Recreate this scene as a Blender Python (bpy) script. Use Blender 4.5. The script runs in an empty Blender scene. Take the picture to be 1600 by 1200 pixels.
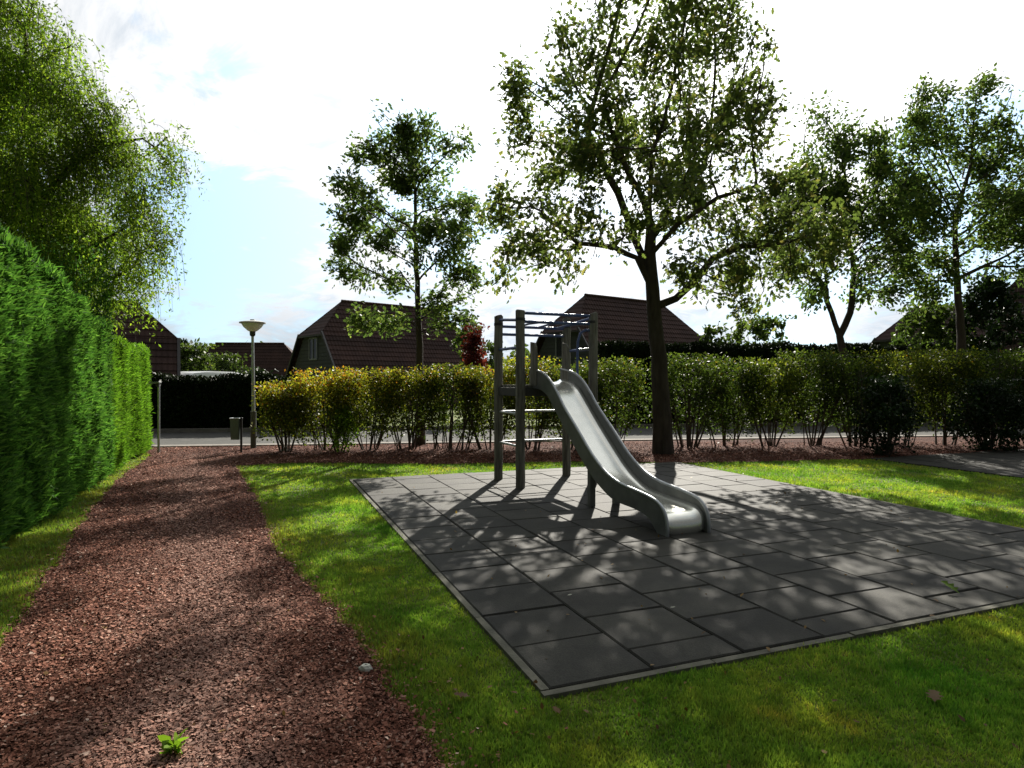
import bpy, math, random
import numpy as np
from mathutils import Vector, Matrix
R = math.radians
rng = np.random.default_rng(7)
random.seed(7)
SC = bpy.context.scene
COL = SC.collection
F, HY, H = 1000.0, 598.0, 1.5          # focal length in photo pixels, horizon row, eye height

# ------------------------------------------------------------------ camera
cd = bpy.data.cameras.new('camera')
cd.sensor_width = 36.0
cd.lens = 36.0 * F / 1600.0
cd.clip_start = 0.05
cd.clip_end = 3000
cd.shift_y = (600 - HY) / 1600.0 * -1
cam = bpy.data.objects.new('camera', cd)
COL.objects.link(cam)
cam.location = (0, 0, H)
cam.rotation_euler = (R(90), 0, 0)
SC.camera = cam

# ------------------------------------------------------------------ sun and sky
SUN_AZ, SUN_EL = R(11), R(32.5)        # azimuth to the right of the view direction (+Y)
sd = Vector((math.sin(SUN_AZ) * math.cos(SUN_EL), math.cos(SUN_AZ) * math.cos(SUN_EL), math.sin(SUN_EL)))
sl = bpy.data.lights.new('sun', 'SUN')
sl.energy = 5.0
sl.angle = R(0.55)
sl.color = (1.0, 0.94, 0.84)
so = bpy.data.objects.new('sun', sl)
COL.objects.link(so)
so.rotation_euler = sd.to_track_quat('Z', 'Y').to_euler()
so.location = (0, 0, 30)

EXPOSURE = 1.1
VS = SC.view_settings
VS.view_transform = 'Standard'
VS.look = 'None'
VS.gamma = 1
VS.use_curve_mapping = False
VS.exposure = EXPOSURE
SC.cycles.max_bounces = 8
SC.cycles.transparent_max_bounces = 8
SC.cycles.transmission_bounces = 6

W = bpy.data.worlds.new('World')
SC.world = W
W.use_nodes = True


class NT:
    def __init__(s, tree):
        s.t = tree
        s.n = tree.nodes
        s.l = tree.links

    def add(s, typ, **kw):
        nd = s.n.new(typ)
        for k, v in kw.items():
            if k == 'inp':
                for a, b in v.items():
                    if isinstance(b, bpy.types.NodeSocket):
                        s.l.new(b, nd.inputs[a])
                    else:
                        nd.inputs[a].default_value = b
            else:
                setattr(nd, k, v)
        return nd

    def math(s, op, a, b=None, clamp=False):
        nd = s.n.new('ShaderNodeMath')
        nd.operation = op
        nd.use_clamp = clamp
        for i, v in enumerate((a, b)):
            if v is None:
                continue
            if isinstance(v, bpy.types.NodeSocket):
                s.l.new(v, nd.inputs[i])
            else:
                nd.inputs[i].default_value = v
        return nd.outputs[0]

    def ramp(s, fac, stops):
        nd = s.n.new('ShaderNodeValToRGB')
        cr = nd.color_ramp
        while len(cr.elements) < len(stops):
            cr.elements.new(0.5)
        for e, (p, c) in zip(cr.elements, stops):
            e.position = p
            e.color = (*c, 1) if len(c) == 3 else c
        s.l.new(fac, nd.inputs[0])
        return nd.outputs[0]

    def mix(s, fac, a, b, mode='MIX'):
        nd = s.n.new('ShaderNodeMix')
        nd.data_type = 'RGBA'
        nd.blend_type = mode
        for i, v in ((0, fac), (6, a), (7, b)):
            if isinstance(v, bpy.types.NodeSocket):
                s.l.new(v, nd.inputs[i])
            else:
                nd.inputs[i].default_value = v if i == 0 else ((*v, 1) if len(v) == 3 else v)
        return nd.outputs[2]

    def noise(s, scale, detail=4, rough=0.55, vec=None, dist=0.0):
        nd = s.n.new('ShaderNodeTexNoise')
        nd.inputs['Scale'].default_value = scale
        nd.inputs['Detail'].default_value = detail
        nd.inputs['Roughness'].default_value = rough
        nd.inputs['Distortion'].default_value = dist
        if vec is not None:
            s.l.new(vec, nd.inputs['Vector'])
        return nd.outputs[0]


w = NT(W.node_tree)
w.n.clear()
geo = w.add('ShaderNodeNewGeometry')
tc = w.add('ShaderNodeTexCoord')
dirv = tc.outputs['Generated']
sky = w.add('ShaderNodeTexSky', sky_type='NISHITA')
sky.sun_disc = False
sky.sun_elevation = SUN_EL
sky.sun_rotation = SUN_AZ
sky.dust_density = 1.0
sky.ozone_density = 2.0
skyc = w.mix(1.0, sky.outputs[0], (0.12, 0.12, 0.12), 'MULTIPLY')
# nearness of a direction to the sun: cloud round the sun is far brighter than cloud behind the camera
dot = w.add('ShaderNodeVectorMath', operation='DOT_PRODUCT')
w.l.new(dirv, dot.inputs[0])
dot.inputs[1].default_value = sd
near = w.math('MAXIMUM', dot.outputs['Value'], 0.0)
p2 = w.math('POWER', near, 2.1)
p30 = w.math('POWER', near, 30.0)
cl_l = w.math('ADD', w.math('MULTIPLY', p2, 0.74), w.math('MULTIPLY', p30, 1.0))
cl_l = w.math('ADD', cl_l, 0.08)
# cloud cover: flattened noise over the dome
sep = w.add('ShaderNodeSeparateXYZ')
w.l.new(dirv, sep.inputs[0])
zz = w.math('ADD', w.math('MAXIMUM', sep.outputs[2], 0.0), 0.22)
cx = w.math('DIVIDE', sep.outputs[0], zz)
cy = w.math('DIVIDE', sep.outputs[1], zz)
comb = w.add('ShaderNodeCombineXYZ')
w.l.new(cx, comb.inputs[0])
w.l.new(cy, comb.inputs[1])
comb.inputs[2].default_value = 3.7
n1 = w.noise(1.35, 8, 0.62, comb.outputs[0], 0.8)
n2 = w.noise(4.2, 8, 0.66, comb.outputs[0], 0.7)


dn_ = w.add('ShaderNodeTexNoise')
dn_.inputs['Scale'].default_value = 7.0
dn_.inputs['Detail'].default_value = 5
w.l.new(dirv, dn_.inputs['Vector'])
dsub = w.add('ShaderNodeVectorMath', operation='SUBTRACT')
w.l.new(dn_.outputs['Color'], dsub.inputs[0])
dsub.inputs[1].default_value = (.5, .5, .5)
dscl = w.add('ShaderNodeVectorMath', operation='SCALE')
w.l.new(dsub.outputs[0], dscl.inputs[0])
dscl.inputs['Scale'].default_value = 0.22
dadd = w.add('ShaderNodeVectorMath', operation='ADD')
w.l.new(dirv, dadd.inputs[0])
w.l.new(dscl.outputs[0], dadd.inputs[1])
dnrm = w.add('ShaderNodeVectorMath', operation='NORMALIZE')
w.l.new(dadd.outputs[0], dnrm.inputs[0])


def hole(x, y, k):
    d = Vector(((x - 800) / F, 1, (HY - y) / F)).normalized()
    dn = w.add('ShaderNodeVectorMath', operation='DOT_PRODUCT')
    w.l.new(dnrm.outputs[0], dn.inputs[0])
    dn.inputs[1].default_value = d
    return w.math('POWER', w.math('MAXIMUM', dn.outputs['Value'], 0.0), k)


hs = None
for (hx, hy, kk, amp) in ((330, 340, 150, 0.34), (400, 410, 130, 0.26), (610, 160, 300, 0.46), (350, 82, 1600, 0.36), (240, 78, 1900, 0.36), (350, 470, 900, .25), (1560, 230, 260, 0.45),
                          (680, 380, 200, 0.30), (1500, 330, 200, 0.3), (1270, 505, 500, 0.45)):
    v = w.math('MULTIPLY', hole(hx, hy, kk), amp)
    hs = v if hs is None else w.math('ADD', hs, v)
cov = w.math('ADD', n1, w.math('SUBTRACT', w.math('MULTIPLY', n2, 1.15), 0.35))
cov = w.math('ADD', w.math('SUBTRACT', cov, hs), 0.02)
cover = w.ramp(cov, [(0.36, (0, 0, 0)), (0.54, (0.6, 0.6, 0.6)), (0.70, (1, 1, 1))])
shade = w.ramp(n2, [(0.34, (0.60, 0.66, 0.73)), (0.56, (1, 1, 1))])
lown = w.ramp(sep.outputs[2], [(0.0, (0.58, 0.64, 0.71)), (0.24, (1, 1, 1))])
shade = w.mix(1.0, shade, lown, 'MULTIPLY')
cl = w.mix(1.0, shade, (1, 1, 1), 'MULTIPLY')
vm = w.add('ShaderNodeVectorMath', operation='SCALE')
w.l.new(cl, vm.inputs[0])
w.l.new(cl_l, vm.inputs['Scale'])
bs = w.add('ShaderNodeVectorMath', operation='SCALE')
bs.inputs[0].default_value = (0.64, 0.79, 0.87)
w.l.new(cl_l, bs.inputs['Scale'])
blue = w.mix(0.22, bs.outputs[0], w.mix(1.0, skyc, (0.62, 0.95, 1.3), 'MULTIPLY'))
final = w.mix(cover, blue, vm.outputs[0])
bg = w.add('ShaderNodeBackground')
bg.inputs['Strength'].default_value = 1.0
w.l.new(final, bg.inputs[0])
wo = w.add('ShaderNodeOutputWorld')
w.l.new(bg.outputs[0], wo.inputs[0])


# ------------------------------------------------------------------ helpers
def gp(x, y):
    Y = H * F / (y - HY)
    return ((x - 800) / F * Y, Y)


def pp(x, y, Y):
    return ((x - 800) / F * Y, Y, H + (HY - y) / F * Y)


def link(o, parent=None):
    COL.objects.link(o)
    if parent is not None:
        o.parent = parent
    return o


def tag(o, label=None, cat=None, group=None, kind=None):
    if label:
        o['label'] = label
    if cat:
        o['category'] = cat
    if group:
        o['group'] = group
    if kind:
        o['kind'] = kind
    return o


def thing(name, loc, label, cat, group=None, rz=0.0):
    o = bpy.data.objects.new(name, None)
    o.empty_display_size = 0.2
    o.location = loc
    o.rotation_euler = (0, 0, rz)
    link(o)
    return tag(o, label, cat, group)


def setrnd(me, arr):
    at = me.attributes.new('rnd', 'FLOAT', 'FACE')
    at.data.foreach_set('value', np.asarray(arr, np.float32))


def polys(name, V, mats, parent=None, rnd=None, smooth=False):
    """V is (n,k,3): n separate k-gons in one mesh."""
    n, k, _ = V.shape
    me = bpy.data.meshes.new(name)
    me.vertices.add(n * k)
    me.vertices.foreach_set('co', V.reshape(-1).astype(np.float32))
    me.loops.add(n * k)
    me.loops.foreach_set('vertex_index', np.arange(n * k, dtype=np.int32))
    me.polygons.add(n)
    me.polygons.foreach_set('loop_start', np.arange(0, n * k, k, dtype=np.int32))
    if rnd is None:
        rnd = rng.random(n)
    setrnd(me, rnd)
    me.update(calc_edges=True)
    me.materials.append(mats)
    o = bpy.data.objects.new(name, me)
    return link(o, parent)


class MB:
    """collects shapes into one mesh"""
    def __init__(s):
        s.v = []
        s.f = []
        s.r = []

    def poly(s, pts, r=0.5):
        b = len(s.v)
        s.v += [tuple(p) for p in pts]
        s.f.append(tuple(range(b, b + len(pts))))
        s.r.append(r)

    def add(s, verts, faces, r=0.5):
        b = len(s.v)
        s.v += [tuple(p) for p in verts]
        for f in faces:
            s.f.append(tuple(b + i for i in f))
            s.r.append(r)

    def box(s, c, sz, M=None, r=0.5, bev=0.0):
        hx, hy, hz = sz[0] / 2, sz[1] / 2, sz[2] / 2
        if bev <= 0:
            vs = [Vector((x * hx, y * hy, z * hz)) for z in (-1, 1) for y in (-1, 1) for x in (-1, 1)]
            fs = [(0, 2, 3, 1), (4, 5, 7, 6), (0, 1, 5, 4), (2, 6, 7, 3), (0, 4, 6, 2), (1, 3, 7, 5)]
        else:
            b = bev
            ring = lambda z, i: [Vector((x, y, z)) for x, y in ((-hx + i, -hy + i), (hx - i, -hy + i), (hx - i, hy - i), (-hx + i, hy - i))]
            vs = ring(-hz, b) + ring(-hz + b, 0) + ring(hz - b, 0) + ring(hz, b)
            fs = [(3, 2, 1, 0), (12, 13, 14, 15)]
            for k in range(3):
                for i in range(4):
                    j = (i + 1) % 4
                    fs.append((4 * k + i, 4 * k + j, 4 * k + 4 + j, 4 * k + 4 + i))
        vs = [(M @ v if M else v) + Vector(c) for v in vs]
        s.add(vs, fs, r)

    def tube(s, pts, rad, n=8, caps=True, r=0.5):
        pts = [Vector(p) for p in pts]
        m = len(pts)
        if not hasattr(rad, '__len__'):
            rad = [rad] * m
        ref = None
        vs = []
        for i, p in enumerate(pts):
            d = (pts[min(i + 1, m - 1)] - pts[max(i - 1, 0)])
            if d.length < 1e-9:
                d = Vector((0, 0, 1))
            d.normalize()
            if ref is None:
                ref = d.orthogonal().normalized()
            u = (ref - d * ref.dot(d))
            if u.length < 1e-6:
                u = d.orthogonal()
            u.normalize()
            ref = u
            vv = d.cross(u)
            for k in range(n):
                a = 2 * math.pi * k / n
                vs.append(p + (u * math.cos(a) + vv * math.sin(a)) * rad[i])
        fs = []
        for i in range(m - 1):
            for k in range(n):
                j = (k + 1) % n
                fs.append((i * n + k, i * n + j, (i + 1) * n + j, (i + 1) * n + k))
        if caps:
            fs.append(tuple(reversed(range(n))))
            fs.append(tuple((m - 1) * n + k for k in range(n)))
        s.add(vs, fs, r)

    def lathe(s, prof, c=(0, 0, 0), n=24, r=0.5):
        vs = []
        for (rr, z) in prof:
            for k in range(n):
                a = 2 * math.pi * k / n
                vs.append((c[0] + rr * math.cos(a), c[1] + rr * math.sin(a), c[2] + z))
        fs = []
        for i in range(len(prof) - 1):
            for k in range(n):
                j = (k + 1) % n
                fs.append((i * n + k, i * n + j, (i + 1) * n + j, (i + 1) * n + k))
        s.add(vs, fs, r)

    def build(s, name, mat, parent=None, smooth=False, bevel=0.0):
        me = bpy.data.meshes.new(name)
        me.from_pydata(s.v, [], s.f)
        setrnd(me, s.r)
        me.materials.append(mat)
        if smooth:
            me.polygons.foreach_set('use_smooth', [True] * len(me.polygons))
        me.update()
        o = link(bpy.data.objects.new(name, me), parent)
        if smooth:
            try:
                me.set_sharp_from_angle(angle=R(42))
            except Exception:
                pass
        if bevel > 0:
            b = o.modifiers.new('bevel', 'BEVEL')
            b.width = bevel
            b.segments = 2
            b.limit_method = 'ANGLE'
        return o


def rz(a):
    return Matrix.Rotation(a, 3, 'Z')


# ------------------------------------------------------------------ materials
def newmat(name):
    m = bpy.data.materials.new(name)
    m.use_nodes = True
    t = NT(m.node_tree)
    t.n.clear()
    out = t.add('ShaderNodeOutputMaterial')
    return m, t, out


def obj_co(t):
    return t.add('ShaderNodeTexCoord').outputs['Object']


def world_co(t):
    return t.add('ShaderNodeNewGeometry').outputs['Position']


def attr(t):
    a = t.add('ShaderNodeAttribute')
    a.attribute_name = 'rnd'
    return a.outputs['Fac']


def bumped(t, h, strength, dist=0.02):
    b = t.add('ShaderNodeBump')
    b.inputs['Strength'].default_value = strength
    b.inputs['Distance'].default_value = dist
    t.l.new(h, b.inputs['Height'])
    return b.outputs[0]


def simple(name, c1, c2, scale=4.0, rough=0.7, metal=0.0, bump=0.0, bscale=40.0, spec=0.5, stretch=None):
    m, t, out = newmat(name)
    co = obj_co(t)
    if stretch:
        mp = t.add('ShaderNodeMapping')
        mp.inputs['Scale'].default_value = stretch
        t.l.new(co, mp.inputs[0])
        co = mp.outputs[0]
    n = t.noise(scale, 6, 0.6, co)
    c = t.ramp(n, [(0.3, c1), (0.7, c2)])
    p = t.add('ShaderNodeBsdfPrincipled')
    t.l.new(c, p.inputs['Base Color'])
    p.inputs['Roughness'].default_value = rough
    p.inputs['Metallic'].default_value = metal
    p.inputs['Specular IOR Level'].default_value = spec
    if bump:
        n2_ = t.noise(bscale, 4, 0.6, co)
        t.l.new(bumped(t, n2_, bump), p.inputs['Normal'])
    t.l.new(p.outputs[0], out.inputs[0])
    return m


def leafmat(name, stops, trans=0.45, clump=1.3, rough=0.5, tgain=(1.25, 1.35, 0.7), cvar=(0.6, 1.35), spec=0.12):
    m, t, out = newmat(name)
    c = t.ramp(attr(t), stops)
    n = t.noise(clump, 3, 0.5, world_co(t))
    v = t.ramp(n, [(0.32, (cvar[0],) * 3), (0.68, (cvar[1],) * 3)])
    c = t.mix(1.0, c, v, 'MULTIPLY')
    p = t.add('ShaderNodeBsdfPrincipled')
    t.l.new(c, p.inputs['Base Color'])
    p.inputs['Roughness'].default_value = rough
    p.inputs['Specular IOR Level'].default_value = spec
    tr = t.add('ShaderNodeBsdfTranslucent')
    t.l.new(t.mix(1.0, c, tgain, 'MULTIPLY'), tr.inputs[0])
    mx = t.add('ShaderNodeMixShader')
    mx.inputs[0].default_value = trans
    t.l.new(p.outputs[0], mx.inputs[1])
    t.l.new(tr.outputs[0], mx.inputs[2])
    t.l.new(mx.outputs[0], out.inputs[0])
    return m


M_oak = leafmat('oak_leaf', [(0, (0.060, 0.085, 0.030)), (0.55, (0.095, 0.130, 0.042)), (0.85, (0.140, 0.170, 0.052)), (1, (0.20, 0.17, 0.07))], 0.55, 0.9)
M_oak2 = leafmat('oak_leaf_pale', [(0, (0.050, 0.080, 0.026)), (0.6, (0.085, 0.135, 0.042)), (1, (0.15, 0.18, 0.055))], 0.5, 0.9)
M_birch = leafmat('birch_leaf', [(0, (0.07, 0.125, 0.018)), (0.5, (0.14, 0.225, 0.028)), (1, (0.27, 0.34, 0.045))], 0.55, 0.7, cvar=(0.5, 1.35))
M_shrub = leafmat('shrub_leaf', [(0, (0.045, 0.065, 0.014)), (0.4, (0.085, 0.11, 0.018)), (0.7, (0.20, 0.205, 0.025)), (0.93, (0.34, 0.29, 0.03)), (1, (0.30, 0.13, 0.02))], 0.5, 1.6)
M_shrubg = leafmat('shrub_leaf_green', [(0, (0.03, 0.05, 0.013)), (0.5, (0.06, 0.09, 0.018)), (0.85, (0.12, 0.135, 0.022)), (1, (0.20, 0.12, 0.02))], 0.5, 1.6)
M_bright = leafmat('bright_leaf', [(0, (0.08, 0.15, 0.015)), (1, (0.2, 0.32, 0.03))], 0.5, 2)
M_ever = leafmat('evergreen_leaf', [(0, (0.010, 0.022, 0.008)), (1, (0.03, 0.055, 0.018))], 0.2, 1.5)
M_bush = leafmat('bush_leaf', [(0, (0.035, 0.06, 0.016)), (0.6, (0.075, 0.11, 0.028)), (1, (0.13, 0.16, 0.04))], 0.4, 0.8)
M_red = leafmat('red_leaf', [(0, (0.06, 0.01, 0.012)), (1, (0.17, 0.03, 0.03))], 0.4, 1.2)
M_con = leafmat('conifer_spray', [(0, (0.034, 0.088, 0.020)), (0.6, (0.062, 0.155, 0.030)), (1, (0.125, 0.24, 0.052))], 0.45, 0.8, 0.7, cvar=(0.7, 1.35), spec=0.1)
M_con2 = leafmat('conifer_spray_bright', [(0, (0.06, 0.14, 0.014)), (0.6, (0.11, 0.23, 0.024)), (1, (0.18, 0.31, 0.04))], 0.4, 1.6, 0.7, cvar=(0.6, 1.4), spec=0.1)  # lighter foliage green of the separate lower hedge
M_core = simple('hedge_core', (0.012, 0.028, 0.008), (0.025, 0.050, 0.014), 6, 0.95, bump=0.6, bscale=20, spec=0.1)
M_yew = leafmat('dark_hedge_leaf', [(0, (0.006, 0.011, 0.005)), (1, (0.018, 0.028, 0.010))], 0.1, 1.0)
M_bark = simple('bark', (0.030, 0.024, 0.018), (0.075, 0.062, 0.048), 9, 0.9, bump=0.8, bscale=22, spec=0.2, stretch=(1, 1, 0.25))
M_twig = simple('twig', (0.05, 0.04, 0.03), (0.10, 0.085, 0.065), 9, 0.9, spec=0.2)

# ground materials
def mat_grass_ground():
    m, t, out = newmat('lawn_soil')
    co = world_co(t)
    a = t.noise(0.9, 4, 0.6, co)
    b = t.noise(9, 5, 0.65, co)
    c = t.ramp(a, [(0.3, (0.070, 0.105, 0.020)), (0.52, (0.10, 0.135, 0.024)), (0.72, (0.15, 0.14, 0.04))])
    d = t.ramp(b, [(0.3, (0.6, 0.6, 0.6)), (0.7, (1.3, 1.3, 1.3))])
    c = t.mix(1.0, c, d, 'MULTIPLY')
    p = t.add('ShaderNodeBsdfPrincipled')
    t.l.new(c, p.inputs['Base Color'])
    p.inputs['Roughness'].default_value = 0.9
    p.inputs['Specular IOR Level'].default_value = 0.15
    n = t.noise(60, 5, 0.7, co)
    t.l.new(bumped(t, n, 0.7, 0.03), p.inputs['Normal'])
    t.l.new(p.outputs[0], out.inputs[0])
    return m


def mat_blades():
    m, t, out = newmat('grass_blade')
    co = world_co(t)
    c = t.ramp(attr(t), [(0, (0.15, 0.245, 0.05)), (0.5, (0.235, 0.34, 0.064)), (0.85, (0.34, 0.41, 0.085)), (1, (0.40, 0.34, 0.13))])
    a = t.noise(1.1, 5, 0.62, co)
    v = t.ramp(a, [(0.30, (0.42, 0.72, 0.50)), (0.5, (0.85, 0.92, 0.85)), (0.62, (1.30, 1.05, 0.95)), (0.74, (1.55, 0.85, 0.95))])
    c = t.mix(1.0, c, v, 'MULTIPLY')
    a2 = t.noise(7.0, 4, 0.65, co, 0.5)
    v = t.ramp(a2, [(0.32, (0.50, 0.62, 0.5)), (0.52, (0.90, 1.0, 1.0)), (0.66, (1.35, 1.28, 1.25)), (0.8, (1.7, 1.2, 1.5))])
    c = t.mix(1.0, c, v, 'MULTIPLY')
    ap = t.add('ShaderNodeAttribute')
    ap.attribute_name = 'worn'
    c = t.mix(ap.outputs['Fac'], c, (0.15, 0.095, 0.04))
    p = t.add('ShaderNodeBsdfPrincipled')
    t.l.new(c, p.inputs['Base Color'])
    p.inputs['Roughness'].default_value = 0.55
    p.inputs['Specular IOR Level'].default_value = 0.2
    tr = t.add('ShaderNodeBsdfTranslucent')
    t.l.new(t.mix(1.0, c, (1.3, 1.35, 0.6), 'MULTIPLY'), tr.inputs[0])
    mx = t.add('ShaderNodeMixShader')
    mx.inputs[0].default_value = 0.45
    t.l.new(p.outputs[0], mx.inputs[1])
    t.l.new(tr.outputs[0], mx.inputs[2])
    t.l.new(mx.outputs[0], out.inputs[0])
    return m


def mat_mulch(chips=False):
    m, t, out = newmat('bark_chip' if chips else 'bark_mulch')
    co = world_co(t)
    if chips:
        c = t.ramp(attr(t), [(0, (0.075, 0.030, 0.020)), (0.4, (0.185, 0.076, 0.050)), (0.8, (0.31, 0.145, 0.100)), (0.95, (0.40, 0.24, 0.18)), (1, (0.50, 0.38, 0.31))])
    else:
        vo = t.add('ShaderNodeTexVoronoi')
        vo.inputs['Scale'].default_value = 45
        t.l.new(co, vo.inputs['Vector'])
        g = t.add('ShaderNodeSeparateColor')
        t.l.new(vo.outputs['Color'], g.inputs[0])
        c = t.ramp(g.outputs[0], [(0, (0.030, 0.013, 0.010)), (0.5, (0.085, 0.035, 0.024)), (0.9, (0.15, 0.068, 0.048)), (1, (0.26, 0.16, 0.12))])
    a = t.noise(0.7, 5, 0.6, co)
    v = t.ramp(a, [(0.3, (0.62, 0.56, 0.54)), (0.55, (1, 1, 1)), (0.72, (1.4, 1.38, 1.36))])
    c = t.mix(1.0, c, v, 'MULTIPLY')
    if chips:
        ap = t.add('ShaderNodeAttribute')
        ap.attribute_name = 'worn'
        c = t.mix(ap.outputs['Fac'], c, (0.33, 0.215, 0.175))
    p = t.add('ShaderNodeBsdfPrincipled')
    t.l.new(c, p.inputs['Base Color'])
    p.inputs['Roughness'].default_value = 0.9
    p.inputs['Specular IOR Level'].default_value = 0.08
    if not chips:
        t.l.new(bumped(t, vo.outputs['Distance'], 0.9, 0.03), p.inputs['Normal'])
    t.l.new(p.outputs[0], out.inputs[0])
    return m


def mat_tile():
    m, t, out = newmat('rubber_tile')
    co = world_co(t)
    c = t.ramp(attr(t), [(0, (0.019, 0.0188, 0.0158)), (1, (0.031, 0.0305, 0.0255))])
    a = t.noise(2.2, 6, 0.65, co)
    b = t.noise(130, 2, 0.6, co)
    v = t.ramp(a, [(0.3, (0.6, 0.6, 0.60)), (0.7, (1.5, 1.48, 1.36))])
    c = t.mix(1.0, c, v, 'MULTIPLY')
    v = t.ramp(b, [(0.3, (0.65, 0.65, 0.65)), (0.7, (1.4, 1.4, 1.35))])
    c = t.mix(1.0, c, v, 'MULTIPLY')
    p = t.add('ShaderNodeBsdfPrincipled')
    t.l.new(c, p.inputs['Base Color'])
    p.inputs['Roughness'].default_value = 0.75
    p.inputs['Specular IOR Level'].default_value = 0.2
    t.l.new(bumped(t, b, 0.35, 0.006), p.inputs['Normal'])
    t.l.new(p.outputs[0], out.inputs[0])
    return m


M_soil = mat_grass_ground()
M_blade = mat_blades()
M_mulch = mat_mulch()
M_chip = mat_mulch(True)
M_tile = mat_tile()
M_gap = simple('tile_gap', (0.010, 0.010, 0.009), (0.022, 0.021, 0.018), 8, 0.95, spec=0.05)
M_conc = simple('edging_concrete', (0.075, 0.074, 0.056), (0.15, 0.145, 0.11), 7, 0.85, bump=0.3, bscale=60, spec=0.2)
M_asph = simple('asphalt', (0.065, 0.065, 0.06), (0.095, 0.094, 0.088), 3, 0.95, bump=0.2, bscale=120, spec=0.1)
M_kerb = simple('kerb_stone', (0.17, 0.155, 0.14), (0.25, 0.23, 0.205), 5, 0.9, bump=0.2, bscale=60, spec=.1)
M_post = simple('weathered_wood', (0.085, 0.082, 0.070), (0.29, 0.28, 0.24), 9, 0.9, bump=0.9, bscale=30, spec=0.15, stretch=(3, 3, 0.3))
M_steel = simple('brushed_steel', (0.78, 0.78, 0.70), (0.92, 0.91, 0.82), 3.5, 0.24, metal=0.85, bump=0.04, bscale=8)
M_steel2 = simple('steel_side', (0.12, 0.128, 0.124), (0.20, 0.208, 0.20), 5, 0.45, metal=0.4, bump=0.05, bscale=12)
M_galv = simple('galvanised', (0.35, 0.37, 0.38), (0.50, 0.52, 0.53), 12, 0.45, metal=0.7)
M_blue = simple('blue_paint', (0.05, 0.08, 0.22), (0.08, 0.12, 0.30), 6, 0.3)
M_dark = simple('dark_plate', (0.025, 0.025, 0.025), (0.05, 0.048, 0.045), 6, 0.7)


# ------------------------------------------------------------------ ground, paths, road
def structure(o):
    o['kind'] = 'structure'
    return o


def sheet(name, pts, z, mat, grid=None):
    b = MB()
    b.poly([(x, y, z) for x, y in pts])
    return structure(b.build(name, mat))


gm = MB()
gm.poly([(-700, -60, 0), (700, -60, 0), (700, 1400, 0), (-700, 1400, 0)])
structure(gm.build('ground', M_soil))

rs = random.Random(3)


def wob(pts, amp, step):
    out = []
    for i in range(len(pts)):
        a, b = Vector(pts[i]), Vector(pts[(i + 1) % len(pts)])
        n = max(1, int((b - a).length / step))
        for k in range(n):
            p = a.lerp(b, k / n)
            out.append((p.x + rs.uniform(-amp, amp), p.y + rs.uniform(-amp, amp)))
    return out


# edges of the bark path, read off the photo on the ground plane
right = [(368, 728), (378, 742), (392, 765), (405, 785), (412, 810), (428, 850), (450, 885), (500, 930), (545, 985), (570, 1030), (600, 1080), (645, 1140), (700, 1215)]
left = [(0, 1020), (22, 985), (55, 925), (95, 870), (118, 830), (150, 790), (185, 750), (235, 712)]
RP = [gp(*p) for p in right]
LP = [gp(*p) for p in left]
far_l = gp(225, 705)
bedN = [gp(480, 724), gp(700, 726), gp(900, 722), gp(1040, 724), gp(1200, 722), gp(1420, 716), gp(1590, 708), (16, 14.0)]   # front edge of the bark bed under the shrubs
# road direction
RL0, RL1 = Vector((-8.2, 14.75)), Vector((6.6, 16.9))
rdir = (RL1 - RL0).normalized()
rn = Vector((-rdir.y, rdir.x))


def road_pt(s, t):
    p = RL0 + rdir * s + rn * t
    return (p.x, p.y)


path = [(0.6, -2.0), (0.15, 1.0)] + list(reversed(RP)) + [] 
poly_path = [(-0.9, -1.5), (-0.35, 1.0)] + list(reversed(RP)) + bedN + [road_pt(26, -0.03), road_pt(-3, -0.03)] + [far_l] + list(reversed(LP)) + [(-2.9, 1.5), (-3.3, -1.5)]
PW = wob(poly_path, 0.035, 0.16)
sheet('mulch_path', PW, 0.010, M_mulch)


def inside(X, Y, poly):
    P = np.array(poly)
    x0, y0 = P[:, 0], P[:, 1]
    x1, y1 = np.roll(x0, -1), np.roll(y0, -1)
    r = np.zeros(X.shape, bool)
    for a, b, c, d in zip(x0, y0, x1, y1):
        cond = ((b > Y) != (d > Y))
        with np.errstate(divide='ignore', invalid='ignore'):
            xi = (c - a) * (Y - b) / (d - b + 1e-12) + a
        r ^= cond & (X < xi)
    return r


# road with kerbs and a pale pavement band on the near side
sheet('road', [road_pt(-60, 0.35), road_pt(90, 0.35), road_pt(90, 4.6), road_pt(-60, 4.6)], 0.008, M_asph)
for nm, t0, t1, zt in (('kerb', 0.0, 0.35, 0.035), ('kerb', 4.6, 4.75, 0.12)):
    kb = MB()
    L = 0.9
    for i in range(int(150 / L)):
        s0 = -60 + i * L
        c = [road_pt(s0 + 0.004, t0), road_pt(s0 + L - 0.004, t0), road_pt(s0 + L - 0.004, t1), road_pt(s0 + 0.004, t1)]
        r = rs.random()
        vs = [(x, y, -0.02) for x, y in c] + [(x, y, zt) for x, y in c]
        kb.add(vs, [(3, 2, 1, 0), (4, 5, 6, 7), (0, 1, 5, 4), (1, 2, 6, 5), (2, 3, 7, 6), (3, 0, 4, 7)], r)
    structure(kb.build(nm, M_kerb))

# rubber tile pad
YAW = 0.372
U = Vector((math.cos(YAW), math.sin(YAW)))
V_ = Vector((-math.sin(YAW), math.cos(YAW)))
N0 = Vector((0.182, 3.087))
TU, TV = 0.587, 0.513
NU, NV = 10, 14


def pad(u, v):
    p = N0 + U * u + V_ * v
    return p.x, p.y


PW_, PH_ = TU * NU, TV * NV
sheet('tile_bedding', [pad(-.01, -.01), pad(PW_ + .01, -.01), pad(PW_ + .01, PH_ + .01), pad(-.01, PH_ + .01)], 0.006, M_gap)


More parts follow.
